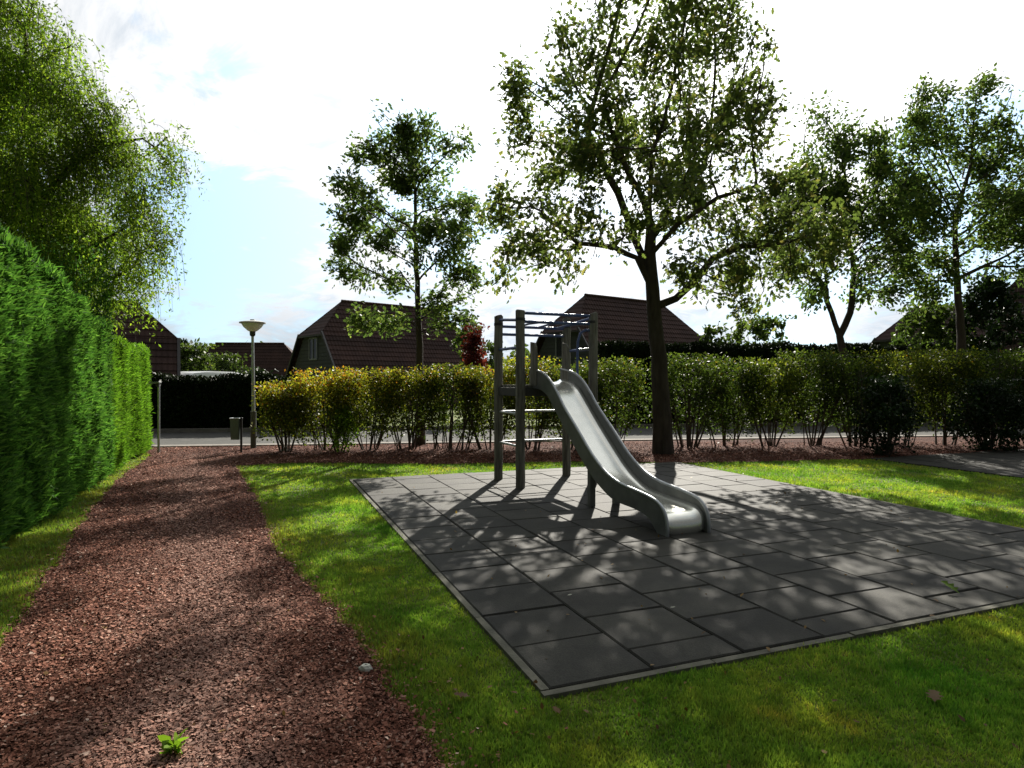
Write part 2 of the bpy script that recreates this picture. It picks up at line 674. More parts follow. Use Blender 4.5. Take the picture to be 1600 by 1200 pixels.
def tiles(origin, nu, nv, name, f):
    b = MB()
    g = 0.005
    for i in range(nu):
        off = 0.0 if i % 2 == 0 else -0.5
        j = off
        while j < nv:
            v0, v1 = max(j, 0) * TV, min(j + 1, nv) * TV
            u0, u1 = i * TU, (i + 1) * TU
            zc = 0.026 + rs.uniform(-0.002, 0.002)
            tl = [rs.uniform(-0.0022, 0.0022) for _ in range(4)]
            gg = g + rs.uniform(-0.002, 0.002)
            bb = 0.008
            outer = [(u0 + gg, v0 + gg), (u1 - gg, v0 + gg), (u1 - gg, v1 - gg), (u0 + gg, v1 - gg)]
            inner = [(u0 + gg + bb, v0 + gg + bb), (u1 - gg - bb, v0 + gg + bb), (u1 - gg - bb, v1 - gg - bb), (u0 + gg + bb, v1 - gg - bb)]
            vs = [(*f(*p), 0.0) for p in outer] + [(*f(*p), zc - 0.008) for p in outer] + [(*f(*p), zc + q) for p, q in zip(inner, tl)]
            fs = [(8, 9, 10, 11)]
            for k in range(4):
                l = (k + 1) % 4
                fs += [(k, l, 4 + l, 4 + k), (4 + k, 4 + l, 8 + l, 8 + k)]
            b.add(vs, fs, rs.random())
            j += 1
    return structure(b.build(name, M_tile))


tiles(None, NU, NV, 'rubber_paving', pad)
# second small pad at the right
O2 = Vector(gp(1600, 757)) + U * 0.6


def pad2(u, v):
    p = O2 + U * u + V_ * v
    return p.x, p.y


O2 = O2 - V_ * 0.0
tiles(None, 8, 6, 'rubber_paving', pad2)

# concrete edging, laid as separate lengths but one strip of edging
ed = MB()


def edge_run(a, b, f, wdt=0.044, zt=0.022):
    a, b = Vector(a), Vector(b)
    L = (b - a).length
    d = (b - a).normalized()
    n = Vector((d.y, -d.x))
    k = int(round(L / 1.0))
    for i in range(k):
        p = a + d * (L * i / k + 0.004)
        q = a + d * (L * (i + 1) / k - 0.004)
        z = zt + rs.uniform(-0.003, 0.003)
        j = rs.uniform(-0.004, 0.004)
        c = [p + n * j, q + n * j, q + n * (wdt + j), p + n * (wdt + j)]
        vs = [(*f(*x), 0.0) for x in c] + [(*f(*x), z) for x in c]
        ed.add(vs, [(4, 5, 6, 7), (0, 1, 5, 4), (1, 2, 6, 5), (2, 3, 7, 6), (3, 0, 4, 7)], rs.random())


edge_run((-0.055, -0.004), (PW_ + 0.055, -0.004), pad)
edge_run((PW_ + 0.004, 0), (PW_ + 0.004, PH_), pad)
edge_run((PW_ + .055, PH_ + 0.004), (-.055, PH_ + 0.004), pad)
edge_run((-0.004, PH_), (-0.004, 0), pad)
structure(ed.build('edging_strip', M_conc))


# grass blades: one lawn of uncountable blades, denser near the camera
def scatter(n, y0, y1, power, spread=0.95):
    u = rng.random(n)
    Y = y0 * (y1 / y0) ** (u ** power)
    X = (rng.random(n) * 2 - 1) * spread * Y
    return X, Y


padpoly = [pad(-.06, -.06), pad(PW_ + .06, -.06), pad(PW_ + .06, PH_ + .06), pad(-.06, PH_ + .06)]
pad2poly = [pad2(0, 0), pad2(8 * TU, 0), pad2(8 * TU, 6 * TV), pad2(0, 6 * TV)]


def on_lawn(X, Y):
    return ~(inside(X, Y, PW) | inside(X, Y, padpoly) | inside(X, Y, pad2poly))


X, Y = scatter(1000000, 2.0, 14.0, 0.9, 1.3)
k = on_lawn(X + rng.normal(0, .018, len(X)), Y + rng.normal(0, .018, len(X)))
X, Y = X[k], Y[k]
# clumps and thin places
cl_n = np.sin(X * 3.1 + 1.3 * np.sin(Y * 2.3)) * np.cos(Y * 2.7 + np.sin(X * 1.9)) + 0.5 * np.sin(X * 9 + Y * 7) * np.cos(Y * 11 - X * 4)
keep = rng.random(len(X)) < (0.78 + 0.22 * cl_n)
X, Y = X[keep], Y[keep]
n = len(X)
hgt = (0.012 + 0.016 * rng.random(n)) * (1 + 0.25 * np.sin(X * 5.3 + Y * 3.1)) * (1 + 0.025 * Y)
ang = rng.random(n) * 2 * np.pi
lean = 0.7 * rng.random(n)
wd = (0.0022 + 0.0018 * rng.random(n)) * (0.75 + 0.22 * Y)
dx, dy = np.cos(ang), np.sin(ang)
a2 = rng.random(n) * 2 * np.pi
BV = np.zeros((n, 3, 3))
BV[:, 0] = np.stack([X - dx * wd, Y - dy * wd, np.zeros(n)], 1)
BV[:, 1] = np.stack([X + dx * wd, Y + dy * wd, np.zeros(n)], 1)
BV[:, 2] = np.stack([X + np.cos(a2) * lean * hgt, Y + np.sin(a2) * lean * hgt, hgt], 1)
rn_ = np.clip(rng.normal(0.45, 0.22, n) + 0.1 * np.sin(X * 2.2 + Y), 0, 1)
o = polys('grass', BV, M_blade, None, rn_)
# worn, brownish turf along the bark path
dd = np.full(n, 9.0)
for PE, kx in ((np.array(RP), 1.0), (np.array([far_l] + LP[::-1] + [(-2.9, 1.5)]), 0.45)):
    for q in range(len(PE) - 1):
        e0, e1 = PE[q], PE[q + 1]
        ev = e1 - e0
        tt = np.clip(((X - e0[0]) * ev[0] + (Y - e0[1]) * ev[1]) / (ev @ ev), 0, 1)
        dd = np.minimum(dd, kx * np.hypot(X - e0[0] - tt * ev[0], Y - e0[1] - tt * ev[1]))
worn = np.clip(0.85 * np.exp(-dd / 0.22) + 0.25 * (np.sin(X * 2.7 + Y * 1.1) * np.sin(Y * 1.9 - X) > 0.45), 0, 1) * rng.random(n)
wa = o.data.attributes.new('worn', 'FLOAT', 'FACE')
wa.data.foreach_set('value', worn.astype(np.float32))
tag(o, 'short patchy green lawn grass round the tiled pad', 'grass', kind='stuff')

# bark chips
X, Y = scatter(700000, 1.9, 16.0, 0.8)
k = inside(X, Y, PW)
# strays over the edge
jit = 0.035 + 0.16 * (rng.random(len(X)) < 0.16)
jx, jy = X + rng.normal(0, 1, len(X)) * jit, Y + rng.normal(0, 1, len(X)) * jit
X, Y = jx[k], jy[k]
k = ~inside(X, Y, padpoly)
X, Y = X[k], Y[k]
n = len(X)
sc = (0.0035 + 0.0095 * rng.random(n) ** 2.4) * (0.85 + 0.05 * Y)
asp = 0.35 + 0.45 * rng.random(n)
ang = rng.random(n) * 2 * np.pi
d = np.stack([np.cos(ang), np.sin(ang), rng.normal(0, 0.25, n)], 1)
e = np.stack([-np.sin(ang), np.cos(ang), rng.normal(0, 0.35, n)], 1)
c = np.stack([X, Y, 0.014 + 0.012 * rng.random(n)], 1)
tpl = np.array([(-1, -.7), (.2, -1), (1, -.3), (.8, .8), (-.7, 1)])
CV = c[:, None] + sc[:, None, None] * (tpl[None, :, :1] * d[:, None] + tpl[None, :, 1:] * asp[:, None, None] * e[:, None])
CV += rng.normal(0, 0.0012, CV.shape)
o = polys('bark_chips', CV, M_chip, None, rng.random(n) ** 1.25)
# paler trodden line along the middle of the path
TL = np.array([gp(310, 712), gp(285, 800), gp(335, 900), gp(330, 1000), gp(300, 1110), gp(290, 1300)])
dd = np.full(n, 9.0)
for q in range(len(TL) - 1):
    e0, e1 = TL[q], TL[q + 1]
    ev = e1 - e0
    tt = np.clip(((X - e0[0]) * ev[0] + (Y - e0[1]) * ev[1]) / (ev @ ev), 0, 1)
    dd = np.minimum(dd, np.hypot(X - e0[0] - tt * ev[0], Y - e0[1] - tt * ev[1]))
dd *= 1 + 0.35 * np.sin(X * 6 + Y * 3.3) * np.sin(Y * 4.1 - X * 2)
wa = o.data.attributes.new('worn', 'FLOAT', 'FACE')
wa.data.foreach_set('value', (0.75 * np.exp(-(dd / 0.34) ** 2) * (0.3 + 0.7 * rng.random(n))).astype(np.float32))
tag(o, 'loose reddish brown bark chips covering the path', 'mulch', kind='stuff')

# ------------------------------------------------------------------ foliage generators
OAK = np.array([(0, 0), (.22, .10), (.26, .30), (.42, .14), (.52, .36), (.68, .13), (.82, .24), (1, 0), (.82, -.24), (.68, -.13), (.52, -.36), (.42, -.14), (.26, -.30), (.22, -.10)])
OVAL = np.array([(0, 0), (.35, .28), (.75, .20), (1, 0), (.75, -.20), (.35, -.28)])
RHOMB = np.array([(0, 0), (.45, .33), (1, 0), (.45, -.33)])
NEEDLE = np.array([(0, 0), (.35, .10), (1, .02), (.7, -.06), (.3, -.10)])
LONG = np.array([(0, 0), (.4, .20), (1, 0), (.4, -.20)])
SPRAY = np.array([(0, 0), (.3, .16), (.55, .10), (.7, .17), (1, .0), (.72, -.13), (.5, -.16), (.3, -.10)])


def unit(a):
    return a / (np.linalg.norm(a, axis=-1, keepdims=True) + 1e-9)


def leaves(name, C, size, tpl, mat, parent, out=None, droop=0.3, outw=0.5, curl=0.25, rnd=None, flat=0.0):
    """one leaf per centre; out = preferred direction per leaf"""
    n = len(C)
    d = rng.normal(size=(n, 3))
    if out is not None:
        d = d * (1 - outw) + out * outw * 1.7
    d[:, 2] -= droop
    d = unit(d)
    u = rng.normal(size=(n, 3))
    if flat:
        u = u * (1 - flat)
        u[:, 2] += flat * 1.5
    nrm = unit(np.cross(d, np.cross(u, d) + 1e-6))
    e = np.cross(nrm, d)
    s = size * (0.65 + 0.7 * rng.random(n))
    T = tpl[None]
    V = C[:, None] + s[:, None, None] * (T[..., :1] * d[:, None] + T[..., 1:] * e[:, None] - curl * (T[..., :1] ** 2) * nrm[:, None] * rng.normal(0.6, 0.4, (n, 1, 1)) + 0.25 * np.abs(T[..., 1:]) * nrm[:, None])
    return polys(name, V, mat, parent, rnd)


def blobs_points(blobs, n):
    """points inside a set of ellipsoids (cx,cy,cz,rx,ry,rz,weight)"""
    B = np.array(blobs, float)
    vol = B[:, 3] * B[:, 4] * B[:, 5] * B[:, 6]
    idx = rng.choice(len(B), n, p=vol / vol.sum())
    r = unit(rng.normal(size=(n, 3))) * (rng.random(n) ** (1 / 2.4))[:, None]
    return B[idx, :3] + r * B[idx, 3:6], idx


def colonize(att, trunk, tpar, step=0.28, di=2.4, dk=0.42, iters=160):
    nodes = [np.array(p, float) for p in trunk]
    par = list(tpar)
    P = np.array(nodes)
    alive = np.ones(len(att), bool)
    def dist(a, b):
        v = a[:, None] - b[None]
        h_ = np.hypot(v[..., 0], v[..., 1])
        return np.sqrt(h_ ** 2 + (v[..., 2] - 0.5 * h_) ** 2)
    D = dist(att, P)
    D[:, P[:, 2] < np.percentile(att[:, 2], 2) - 0.25] += 50
    ni = D.argmin(1)
    nd = D.min(1)
    for it in range(iters):
        if not alive.any():
            break
        lim = di if it > 12 else di * 1.8
        act = alive & (nd < lim)
        if not act.any():
            act = alive & (nd <= nd[alive].min() + 0.5)
        vec = unit(att[act] - P[ni[act]])
        uq, inv = np.unique(ni[act], return_inverse=True)
        acc = np.zeros((len(uq), 3))
        np.add.at(acc, inv, vec)
        acc = unit(acc + rng.normal(0, 0.06, acc.shape) + np.array([0, 0, 0.05]))
        new = P[uq] + acc * step
        # reject duplicates
        ed = np.linalg.norm(new[:, None] - P[None], axis=2).min(1)
        good = ed > 0.5 * step
        badsrc = uq[~good]
        alive &= ~(np.isin(ni, badsrc) & act)
        new, uq = new[good], uq[good]
        if len(new) == 0:
            continue
        base = len(P)
        P = np.vstack([P, new])
        par += [int(q) for q in uq]
        D = dist(att, new)
        m = D.min(1)
        mi = D.argmin(1) + base
        b = m < nd
        nd = np.where(b, m, nd)
        ni = np.where(b, mi, ni)
        alive &= nd > dk
        alive &= np.linalg.norm(att[:, None] - new[None], axis=2).min(1) > dk
        if len(P) > 14000:
            break
    return P, np.array(par)


def tree_mesh(P, par, r0, expo=2.25, rtip=0.006, name='trunk', parent=None, mat=None, flare=0.15):
    n = len(P)
    kids = [[] for _ in range(n)]
    for i in range(1, n):
        kids[par[i]].append(i)
    wgt = np.zeros(n)
    for i in range(n - 1, -1, -1):
        wgt[i] = (wgt[i] if wgt[i] else 1.0)
        if par[i] >= 0:
            wgt[par[i]] += wgt[i]
    # children always have larger index than parents
    rad = rtip * wgt ** (1 / expo)
    rad = rtip * .6 + (r0 - rtip * .6) * (wgt / wgt[0]) ** 0.62
    rad = np.minimum(rad, r0 * (1.02 - 0.95 * (P[:, 2] / P[:, 2].max()) ** 0.8) + rtip)
    mb = MB()
    done = np.zeros(n, bool)
    stack = [(0, None)]
    while stack:
        s, pr = stack.pop()
        chain = [] if pr is None else [pr]
        i = s
        while True:
            chain.append(i)
            done[i] = True
            if not kids[i]:
                break
            ks = sorted(kids[i], key=lambda q: -wgt[q])
            for q in ks[1:]:
                stack.append((q, i))
            i = ks[0]
        if len(chain) < 2:
            continue
        rr = [rad[q] for q in chain]
        if pr is not None:
            rr[0] = min(rr[1] * 1.15, rad[pr])
        pts = [P[q] for q in chain]
        if pr is None:
            rr[0] *= 1 + flare
            rr[1] *= 1 + flare * .3
        rm = max(rr)
        ns = 10 if rm > 0.08 else (6 if rm > 0.025 else 4 if rm > 0.012 else 3)
        mb.tube(pts, rr, ns, caps=False)
    o = mb.build(name, mat or M_bark, parent, smooth=True)
    return o, rad, kids, wgt


def tree(name, base, label, cat, blobs, trunk, r0, natt, nleaf, lsize, mat, tpl=OAK, group=None, spread=0.16, droop=0.35, step=0.28, dk=0.42, di=2.4, weep=None, rnd=None, tipmax=5, fork=None, carry=0.5):
    """base: foot; blobs and trunk in world coordinates"""
    b = Vector(base)
    root = thing(name, base, label, cat, group)
    bl = [(x - b.x, y - b.y, z - b.z, rx, ry, rzz, wg) for (x, y, z, rx, ry, rzz, wg) in blobs]
    tr = []
    T = [Vector(p) - b for p in trunk]
    for i in range(len(T) - 1):
        L = (T[i + 1] - T[i]).length
        m = max(1, int(L / 0.3))
        for q in range(m):
            tr.append(T[i].lerp(T[i + 1], q / m))
    tr.append(T[-1])
    tr = [p + Vector((rs.uniform(-1, 1), rs.uniform(-1, 1), 0)) * 0.018 if i > 1 else p for i, p in enumerate(tr)]
    tpar = [-1] + list(range(len(tr) - 1))
    if fork:
        for chain in fork:
            fk = [Vector(p) - b for p in chain]
            last = min(range(len(tr)), key=lambda i: (tr[i] - fk[0]).length)
            for i in range(len(fk) - 1):
                m = max(1, int((fk[i + 1] - fk[i]).length / 0.3))
                for q in range(1, m + 1):
                    tr.append(fk[i].lerp(fk[i + 1], q / m) + Vector((rs.uniform(-1, 1), rs.uniform(-1, 1), rs.uniform(-1, 1))) * .03)
                    tpar.append(last)
                    last = len(tr) - 1
    att, _ = blobs_points(bl, int(natt * 1.3))
    g = np.sin(att[:, 0] * 3.1 + 2 * np.sin(att[:, 1] * 1.7)) * np.sin(att[:, 2] * 3.3 + np.cos(att[:, 0] * 2.1)) + 0.6 * np.sin(att[:, 1] * 3.7 + att[:, 2] * 1.3)
    att = att[np.argsort(-g + rng.normal(0, 1.5, len(g)))[:natt]]
    P, par = colonize(att, tr, tpar, step, di, dk)
    o, rad, kids, wgt = tree_mesh(P, par, r0, name='trunk', parent=root)
    tips = np.where((wgt <= tipmax) & (np.arange(len(P)) >= len(tr)))[0]
    cen = P.mean(0)
    zt_ = P[:, 2].max()
    if weep:
        # hanging strands of small leaves
        S = []
        ends = np.where((wgt <= 2) & (np.arange(len(P)) >= len(tr)))[0]
        ns = weep['strands']
        pick = rng.choice(ends, ns)
        st = MB()
        per = nleaf // ns
        C = []
        for q in pick:
            p0 = P[q] + rng.normal(0, 0.15, 3)
            outd = unit(P[q] - cen)
            outd[2] = 0
            L = weep['len'] * (0.35 + rng.random())
            hd = outd * 0.35 + rng.normal(0, 0.22, 3)
            tt = np.linspace(0, 1, 7)
            line = p0[None] + np.stack([hd[0] * L * tt * (1 - .45 * tt), hd[1] * L * tt * (1 - .45 * tt), L * (0.16 * tt - 0.98 * tt ** 1.7)], 1)
            if rng.random() < 0.5:
                st.tube([tuple(x) for x in line], [0.004 * (1 - .6 * x) for x in tt], 3, caps=False)
            m = max(3, int(per * (0.5 + rng.random())))
            a = rng.random(m)
            idx = a * 6
            i0 = np.minimum(idx.astype(int), 5)
            f = (idx - i0)[:, None]
            C.append(line[i0] * (1 - f) + line[i0 + 1] * f + rng.normal(0, 0.045, (m, 3)))
        C = np.vstack(C)
        st.build('hanging_twigs', M_twig, root)
        leaves('crown', C, lsize, tpl, mat, root, None, 0.7, rnd=rnd)
        return root
    idx = rng.choice(tips, nleaf)
    # clumping: some tips carry far more leaves
    wt = rng.gamma(1.6, 1.0, len(tips)) * (rng.random(len(tips)) < carry)
    idx = rng.choice(tips, nleaf, p=wt / wt.sum())
    C = P[idx] + rng.normal(0, spread, (nleaf, 3))
    outd = unit(P[idx] - P[np.maximum(par[idx], 0)])
    leaves('crown', C, lsize, tpl, mat, root, outd, droop, rnd=rnd)
    return root


def bl(x, y, r, Y, ry=None, dY=0.0, wgt=1.0, rdep=None):
    """ellipsoid round a photo pixel at depth Y, radii given in photo pixels"""
    ry = r if ry is None else ry
    c = pp(x, y, Y + dY)
    return (c[0], c[1], c[2], r / F * Y, (rdep if rdep else max(r, ry) * 0.9 / F * Y), ry / F * Y, wgt)


def flat(x, y):
    return (*gp(x, y), 0.0)


# --- the big oak in front of the hedge
Yb = 13.5
trunk_px = [(1036, None), (1034, 640), (1030, 560), (1022, 480), (1016, 400), (1014, 320), (1018, 240)]
tw = [((1036 - 800) / F * Yb, Yb, 0.0)] + [pp(x, y, Yb + 0.02 * i) for i, (x, y) in enumerate(trunk_px[1:])]
B2 = [bl(840, 130, 60, Yb, 55, -.5), bl(905, 80, 70, Yb, 70, .6), bl(1000, 60, 85, Yb, 80, -.6), bl(1100, 60, 80, Yb, 75, .4), bl(1165, 110, 55, Yb, 80, 0),
      bl(840, 240, 75, Yb, 60, .5), bl(930, 210, 80, Yb, 75, -1), bl(1040, 190, 90, Yb, 85, .8), bl(1140, 210, 75, Yb, 75, -.4, 1.4), bl(1185, 180, 38, Yb, 50, 0),
      bl(800, 330, 55, Yb, 50, 0), bl(880, 340, 80, Yb, 60, -1.2), bl(1100, 320, 85, Yb, 65, .2, 1.4), bl(1190, 320, 85, Yb, 70, -.5, 1.8), bl(1260, 370, 62, Yb, 62, 0, 1.5),
      bl(825, 415, 50, Yb, 32, .5, .8), bl(925, 385, 60, Yb, 38, -.8, .8), bl(1100, 420, 60, Yb, 50, -1, .9), bl(1190, 430, 60, Yb, 45, 0, 1.2), bl(1095, 455, 35, Yb, 22, 0, .4),
      bl(805, 452, 26, Yb, 16, .2, .5), bl(872, 448, 40, Yb, 18, -.4, .5), bl(1165, 468, 48, Yb, 28, -.2, .7), bl(960, -40, 80, Yb, 60, .3), bl(1070, -60, 90, Yb, 60, -.3), bl(1130, 20, 50, Yb, 60, 1), bl(1000, -120, 70, Yb, 60, 0),
      bl(985, 430, 35, Yb, 22, -1, .4), bl(960, 120, 60, Yb, 60, 2.2), bl(1080, 130, 60, Yb, 60, 2.4), bl(1050, 260, 60, Yb, 60, -2.4)]
tree('oak_tree', (tw[0][0], Yb, 0), 'large spreading oak tree with thick dark trunk right behind the slide', 'tree', B2, tw, 0.21, 2600, 30000, 0.118, M_oak, spread=0.16, tipmax=5, carry=0.55, step=.24, dk=.34,
     fork=[[pp(x, y, Yb + d_) for x, y, d_ in ch_] for ch_ in (
         ((1028, 492, 0), (1055, 466, 0), (1088, 440, -.2), (1112, 405, -.3), (1160, 385, -.3), (1210, 380, -.2), (1255, 375, 0)), ((1016, 400, 0), (1060, 350, -.5), (1120, 310, -.7), (1180, 290, -.6)), ((1016, 440, 0), (995, 405, -.1), (960, 385, -.4), (905, 380, -.6)),
         ((1018, 440, 0), (985, 350, .3), (955, 280, .4), (915, 200, .5)), ((1014, 380, 0), (1050, 320, .6), (1100, 260, .9)), ((1015, 340, 0), (975, 250, -.9), (950, 180, -1.1)))])

# --- slender tree left of the slide, just behind the hedge
Y1 = 15.4
tw = [((657 - 800) / F * Y1, Y1, 0.0)] + [pp(x, y, Y1) for x, y in ((657, 620), (655, 520), (652, 440), (648, 360), (650, 300))]
B1 = [bl(595, 185, 28, Y1, 30), bl(660, 205, 42, Y1, 40), bl(585, 240, 45, Y1, 45, .4), bl(700, 240, 40, Y1, 45, -.4), bl(640, 270, 60, Y1, 50, 0), bl(560, 300, 40, Y1, 50, -.5), bl(710, 320, 42, Y1, 55, .3),
      bl(530, 370, 36, Y1, 38, 0), bl(600, 350, 60, Y1, 45, .8), bl(690, 380, 55, Y1, 45, -.8), bl(740, 380, 26, Y1, 35, .2, .6), bl(560, 420, 48, Y1, 35, .3), bl(720, 440, 36, Y1, 35, -.3), bl(620, 440, 45, Y1, 30, -1, .5),
      bl(580, 500, 42, Y1, 18, -.6, .6), bl(690, 485, 45, Y1, 22, -.5, .5), bl(740, 520, 18, Y1, 26, -.3, .5), bl(545, 500, 20, Y1, 14, -.3, .5), bl(735, 470, 26, Y1, 22, 0, .6), bl(625, 505, 40, Y1, 16, -.5, .6)]
tree('oak_tree', (tw[0][0], Y1, 0), 'slender young tree with airy crown in front of the brown roof left of the slide', 'tree', B1, tw, 0.115, 1700, 15000, 0.105, M_oak2, spread=0.13, tipmax=4, carry=0.6, step=.22, dk=.3)

# --- twin stemmed tree and its right neighbour
Y3 = 19.5
base3 = ((1322 - 800) / F * Y3, Y3, 0.0)
B3 = [bl(1275, 190, 28, Y3, 40), bl(1335, 190, 22, Y3, 35), bl(1290, 260, 48, Y3, 45, .5), bl(1360, 240, 40, Y3, 45, -.5), bl(1300, 330, 62, Y3, 50, .5, 1.1), bl(1385, 320, 55, Y3, 60, 0, 1.3), bl(1245, 300, 30, Y3, 50, 0),
      bl(1340, 390, 55, Y3, 42, -.8, 1.1), bl(1400, 400, 50, Y3, 45, .8, 1.3), bl(1280, 400, 35, Y3, 35, 0, .7), bl(1370, 450, 45, Y3, 25, 0, .6), bl(1240, 485, 14, Y3, 10, 0, .3), bl(1262, 460, 26, Y3, 14, .3, .4), bl(1230, 390, 36, Y3, 45, 0, 1), bl(1410, 350, 45, Y3, 60, .3, 1), bl(1330, 290, 60, Y3, 60, 0, 1)]
tw = [base3] + [pp(x, y, Y3) for x, y in ((1320, 560), (1312, 525), (1292, 470), (1288, 400))]
tree('ash_tree', base3, 'tree whose trunk forks into two stems low above the hedge', 'tree', B3, tw, 0.15, 1900, 17500, 0.125, M_oak2, OVAL, spread=0.2, tipmax=5, carry=0.5, dk=.38,
     fork=[[pp(x, y, Y3) for x, y in ((1312, 525), (1330, 490), (1333, 430), (1328, 370))], [pp(x, y, Y3) for x, y in ((1292, 450), (1270, 425), (1250, 415))]])
Y4 = 20.5
base4 = ((1506 - 800) / F * Y4, Y4, 0.0)
B4 = [bl(1435, 155, 30, Y4, 35), bl(1540, 150, 42, Y4, 40, 0), bl(1490, 180, 50, Y4, 45, .5), bl(1580, 200, 30, Y4, 50, 0), bl(1440, 230, 45, Y4, 45, -.5), bl(1530, 240, 60, Y4, 50, .5), bl(1450, 310, 55, Y4, 50, 0, 1.2),
      bl(1530, 330, 60, Y4, 50, -.8), bl(1595, 330, 45, Y4, 60, .4, 1.1), bl(1440, 400, 45, Y4, 40, .5, 1.3), bl(1510, 410, 50, Y4, 35, .8, 1), bl(1580, 390, 40, Y4, 40, 0), bl(1650, 300, 60, Y4, 90, 0), bl(1450, 450, 42, Y4, 28, 0, .9), bl(1400, 260, 40, Y4, 40, 0, .8), bl(1570, 270, 50, Y4, 60, .3, 1), bl(1590, 420, 40, Y4, 30, 0, .8)]
tw = [base4] + [pp(x, y, Y4) for x, y in ((1503, 560), (1500, 490), (1494, 420), (1492, 340))]
tree('ash_tree', base4, 'tall tree at the right edge with its crown against the sky beside the brown roof', 'tree', B4, tw, 0.17, 2100, 21000, 0.13, M_oak2, OVAL, spread=0.2, tipmax=5, carry=0.5, dk=.38)

# --- weeping birch behind the near conifer hedge
Y5 = 10.6
base5 = (-8.6, 11.6, 0.0)
B5 = [bl(70, 60, 50, Y5, 50, 0, 1.2), bl(95, 120, 50, Y5, 40, 0, 1.2), bl(30, 40, 60, Y5, 70), bl(-60, 60, 120, Y5, 140), bl(20, 150, 110, Y5, 80, .8, 1.3), bl(120, 170, 60, Y5, 45, -.3), bl(150, 240, 75, Y5, 50, .4, 1.2), bl(225, 230, 45, Y5, 28, 0, .8), bl(50, 270, 110, Y5, 80, 0, 1.4),
      bl(200, 300, 55, Y5, 35, -.6), bl(140, 340, 75, Y5, 45, .6, 1.2), bl(30, 350, 90, Y5, 55, 1.2), bl(170, 400, 55, Y5, 30, .2, .9), bl(-80, 250, 120, Y5, 120, .5), bl(110, 430, 60, Y5, 30, 1.2, .6), bl(265, 220, 30, Y5, 22, 0, .5), bl(240, 320, 32, Y5, 30, 0, .7), bl(205, 420, 35, Y5, 22, 0, .6)]
B5 += [bl(160, 430, 65, Y5, 34, 0, 3.5), bl(225, 350, 45, Y5, 45, 0, 3.0), bl(90, 380, 75, Y5, 55, 0, 2.0), bl(255, 250, 30, Y5, 40, 0, 2.0)]
tw = [base5, (-8.5, 11.5, 2.0), (-8.3, 11.3, 4.0), (-8.3, 11.0, 6.0), (-8.3, 10.9, 7.5)]
tree('birch_tree', base5, 'weeping yellow green birch hanging over the tall conifer hedge', 'tree', B5, tw, 0.17, 1500, 150000, 0.066, M_birch, LONG, dk=.34, weep=dict(strands=7600, len=0.9),
     fork=[[(-8.45, 11.4, 2.6), pp(60, 420, 10.8), pp(130, 395, 10.6), pp(190, 360, 10.6)], [(-8.3, 11.2, 4.5), pp(90, 280, 10.7), pp(160, 230, 10.6), pp(220, 215, 10.6)], [(-8.45, 11.4, 2.2), pp(60, 450, 11), pp(130, 440, 10.7), pp(180, 430, 10.6)]])



# ------------------------------------------------------------------ hedges
def conifer_hedge(name, A, B, thick, hA, hB, label, mat, n, size, lumps, cat='hedge', core=M_core, topn=0.18, tpl=SPRAY, bulge=0.12, droop=-0.2, outw=0.55):
    """clipped hedge between ground points A and B; face on the right hand side of A->B, body behind it"""
    A, B = Vector(A), Vector(B)
    L = (B - A).length
    d = (B - A).normalized()
    nrm = Vector((d.y, -d.x))        # outward, towards the path
    def lump(s, z):
        v = 0
        for (fs, fz, ph, am) in lumps:
            v += am * np.sin(s * fs + ph + 0.6 * np.sin(z * fz)) * np.cos(z * fz * 0.7 + ph)
        return v
    def height(s):
        t = s / L
        return hA + (hB - hA) * t + 0.05 * np.sin(s * 2.1) + 0.03 * np.sin(s * 5.7)
    root = thing(name, (A.x, A.y, 0), label, cat)
    # dense dark inside
    NS, NZ = int(L / 0.25) + 2, 12
    mb = MB()
    prof = []
    for i in range(NS):
        s = L * i / (NS - 1)
        h = float(height(s)) - 0.09
        ring = []
        for j in range(NZ + 1):
            z = h * j / NZ
            o_ = float(lump(s, z)) - 0.10 - 0.10 * (j / NZ) - (0.10 if j == 0 else 0)
            ring.append((s, o_, z))
        for j in range(NZ, -1, -1):
            z = h * j / NZ
            ring.append((s, -thick + 0.1 - float(lump(s + 3, z)) * .5, z))
        prof.append(ring)
    vs = []
    for ring in prof:
        for (s, o_, z) in ring:
            p = d * s + nrm * o_
            vs.append((p.x, p.y, z))
    K = len(prof[0])
    fs = []
    for i in range(NS - 1):
        for j in range(K - 1):
            fs.append((i * K + j, (i + 1) * K + j, (i + 1) * K + j + 1, i * K + j + 1))
    fs.append(tuple(range(K)))
    fs.append(tuple((NS - 1) * K + j for j in range(K - 1, -1, -1)))
    mb.add(vs, fs)
    mb.build('branches', core, root)
    # sprays
    nt = int(n * topn)
    ne = int(n * 0.06)
    s = rng.random(n) * L
    hh = height(s)
    z = 0.07 + rng.random(n) * (hh - .07)
    o_ = lump(s, z) - 0.02 - 0.09 * z / hh + rng.normal(0, 0.03, n) - 0.06 * rng.random(n)
    out = np.tile(np.array([nrm.x, nrm.y, 0.55]), (n, 1))
    # top
    s[:nt] = rng.random(nt) * L
    hh[:nt] = height(s[:nt])
    o_[:nt] = -rng.random(nt) * thick
    z[:nt] = hh[:nt] - 0.08 + rng.normal(0, 0.03, nt)
    out[:nt] = (0, 0, 1.2)
    # end face at B and at A
    for q, (s0, dv) in enumerate(((L, d), (0.0, -d))):
        sl_ = slice(nt + q * ne, nt + (q + 1) * ne)
        s[sl_] = s0 + rng.normal(0, 0.03, ne)
        o_[sl_] = -rng.random(ne) * thick
        out[sl_] = (dv.x, dv.y, .5)
    C = np.stack([d.x * s + nrm.x * o_, d.y * s + nrm.y * o_, np.maximum(z, 0.06)], 1)
    leaves('foliage', C, size, tpl, mat, root, unit(out), droop, outw, curl=0.5)
    return root


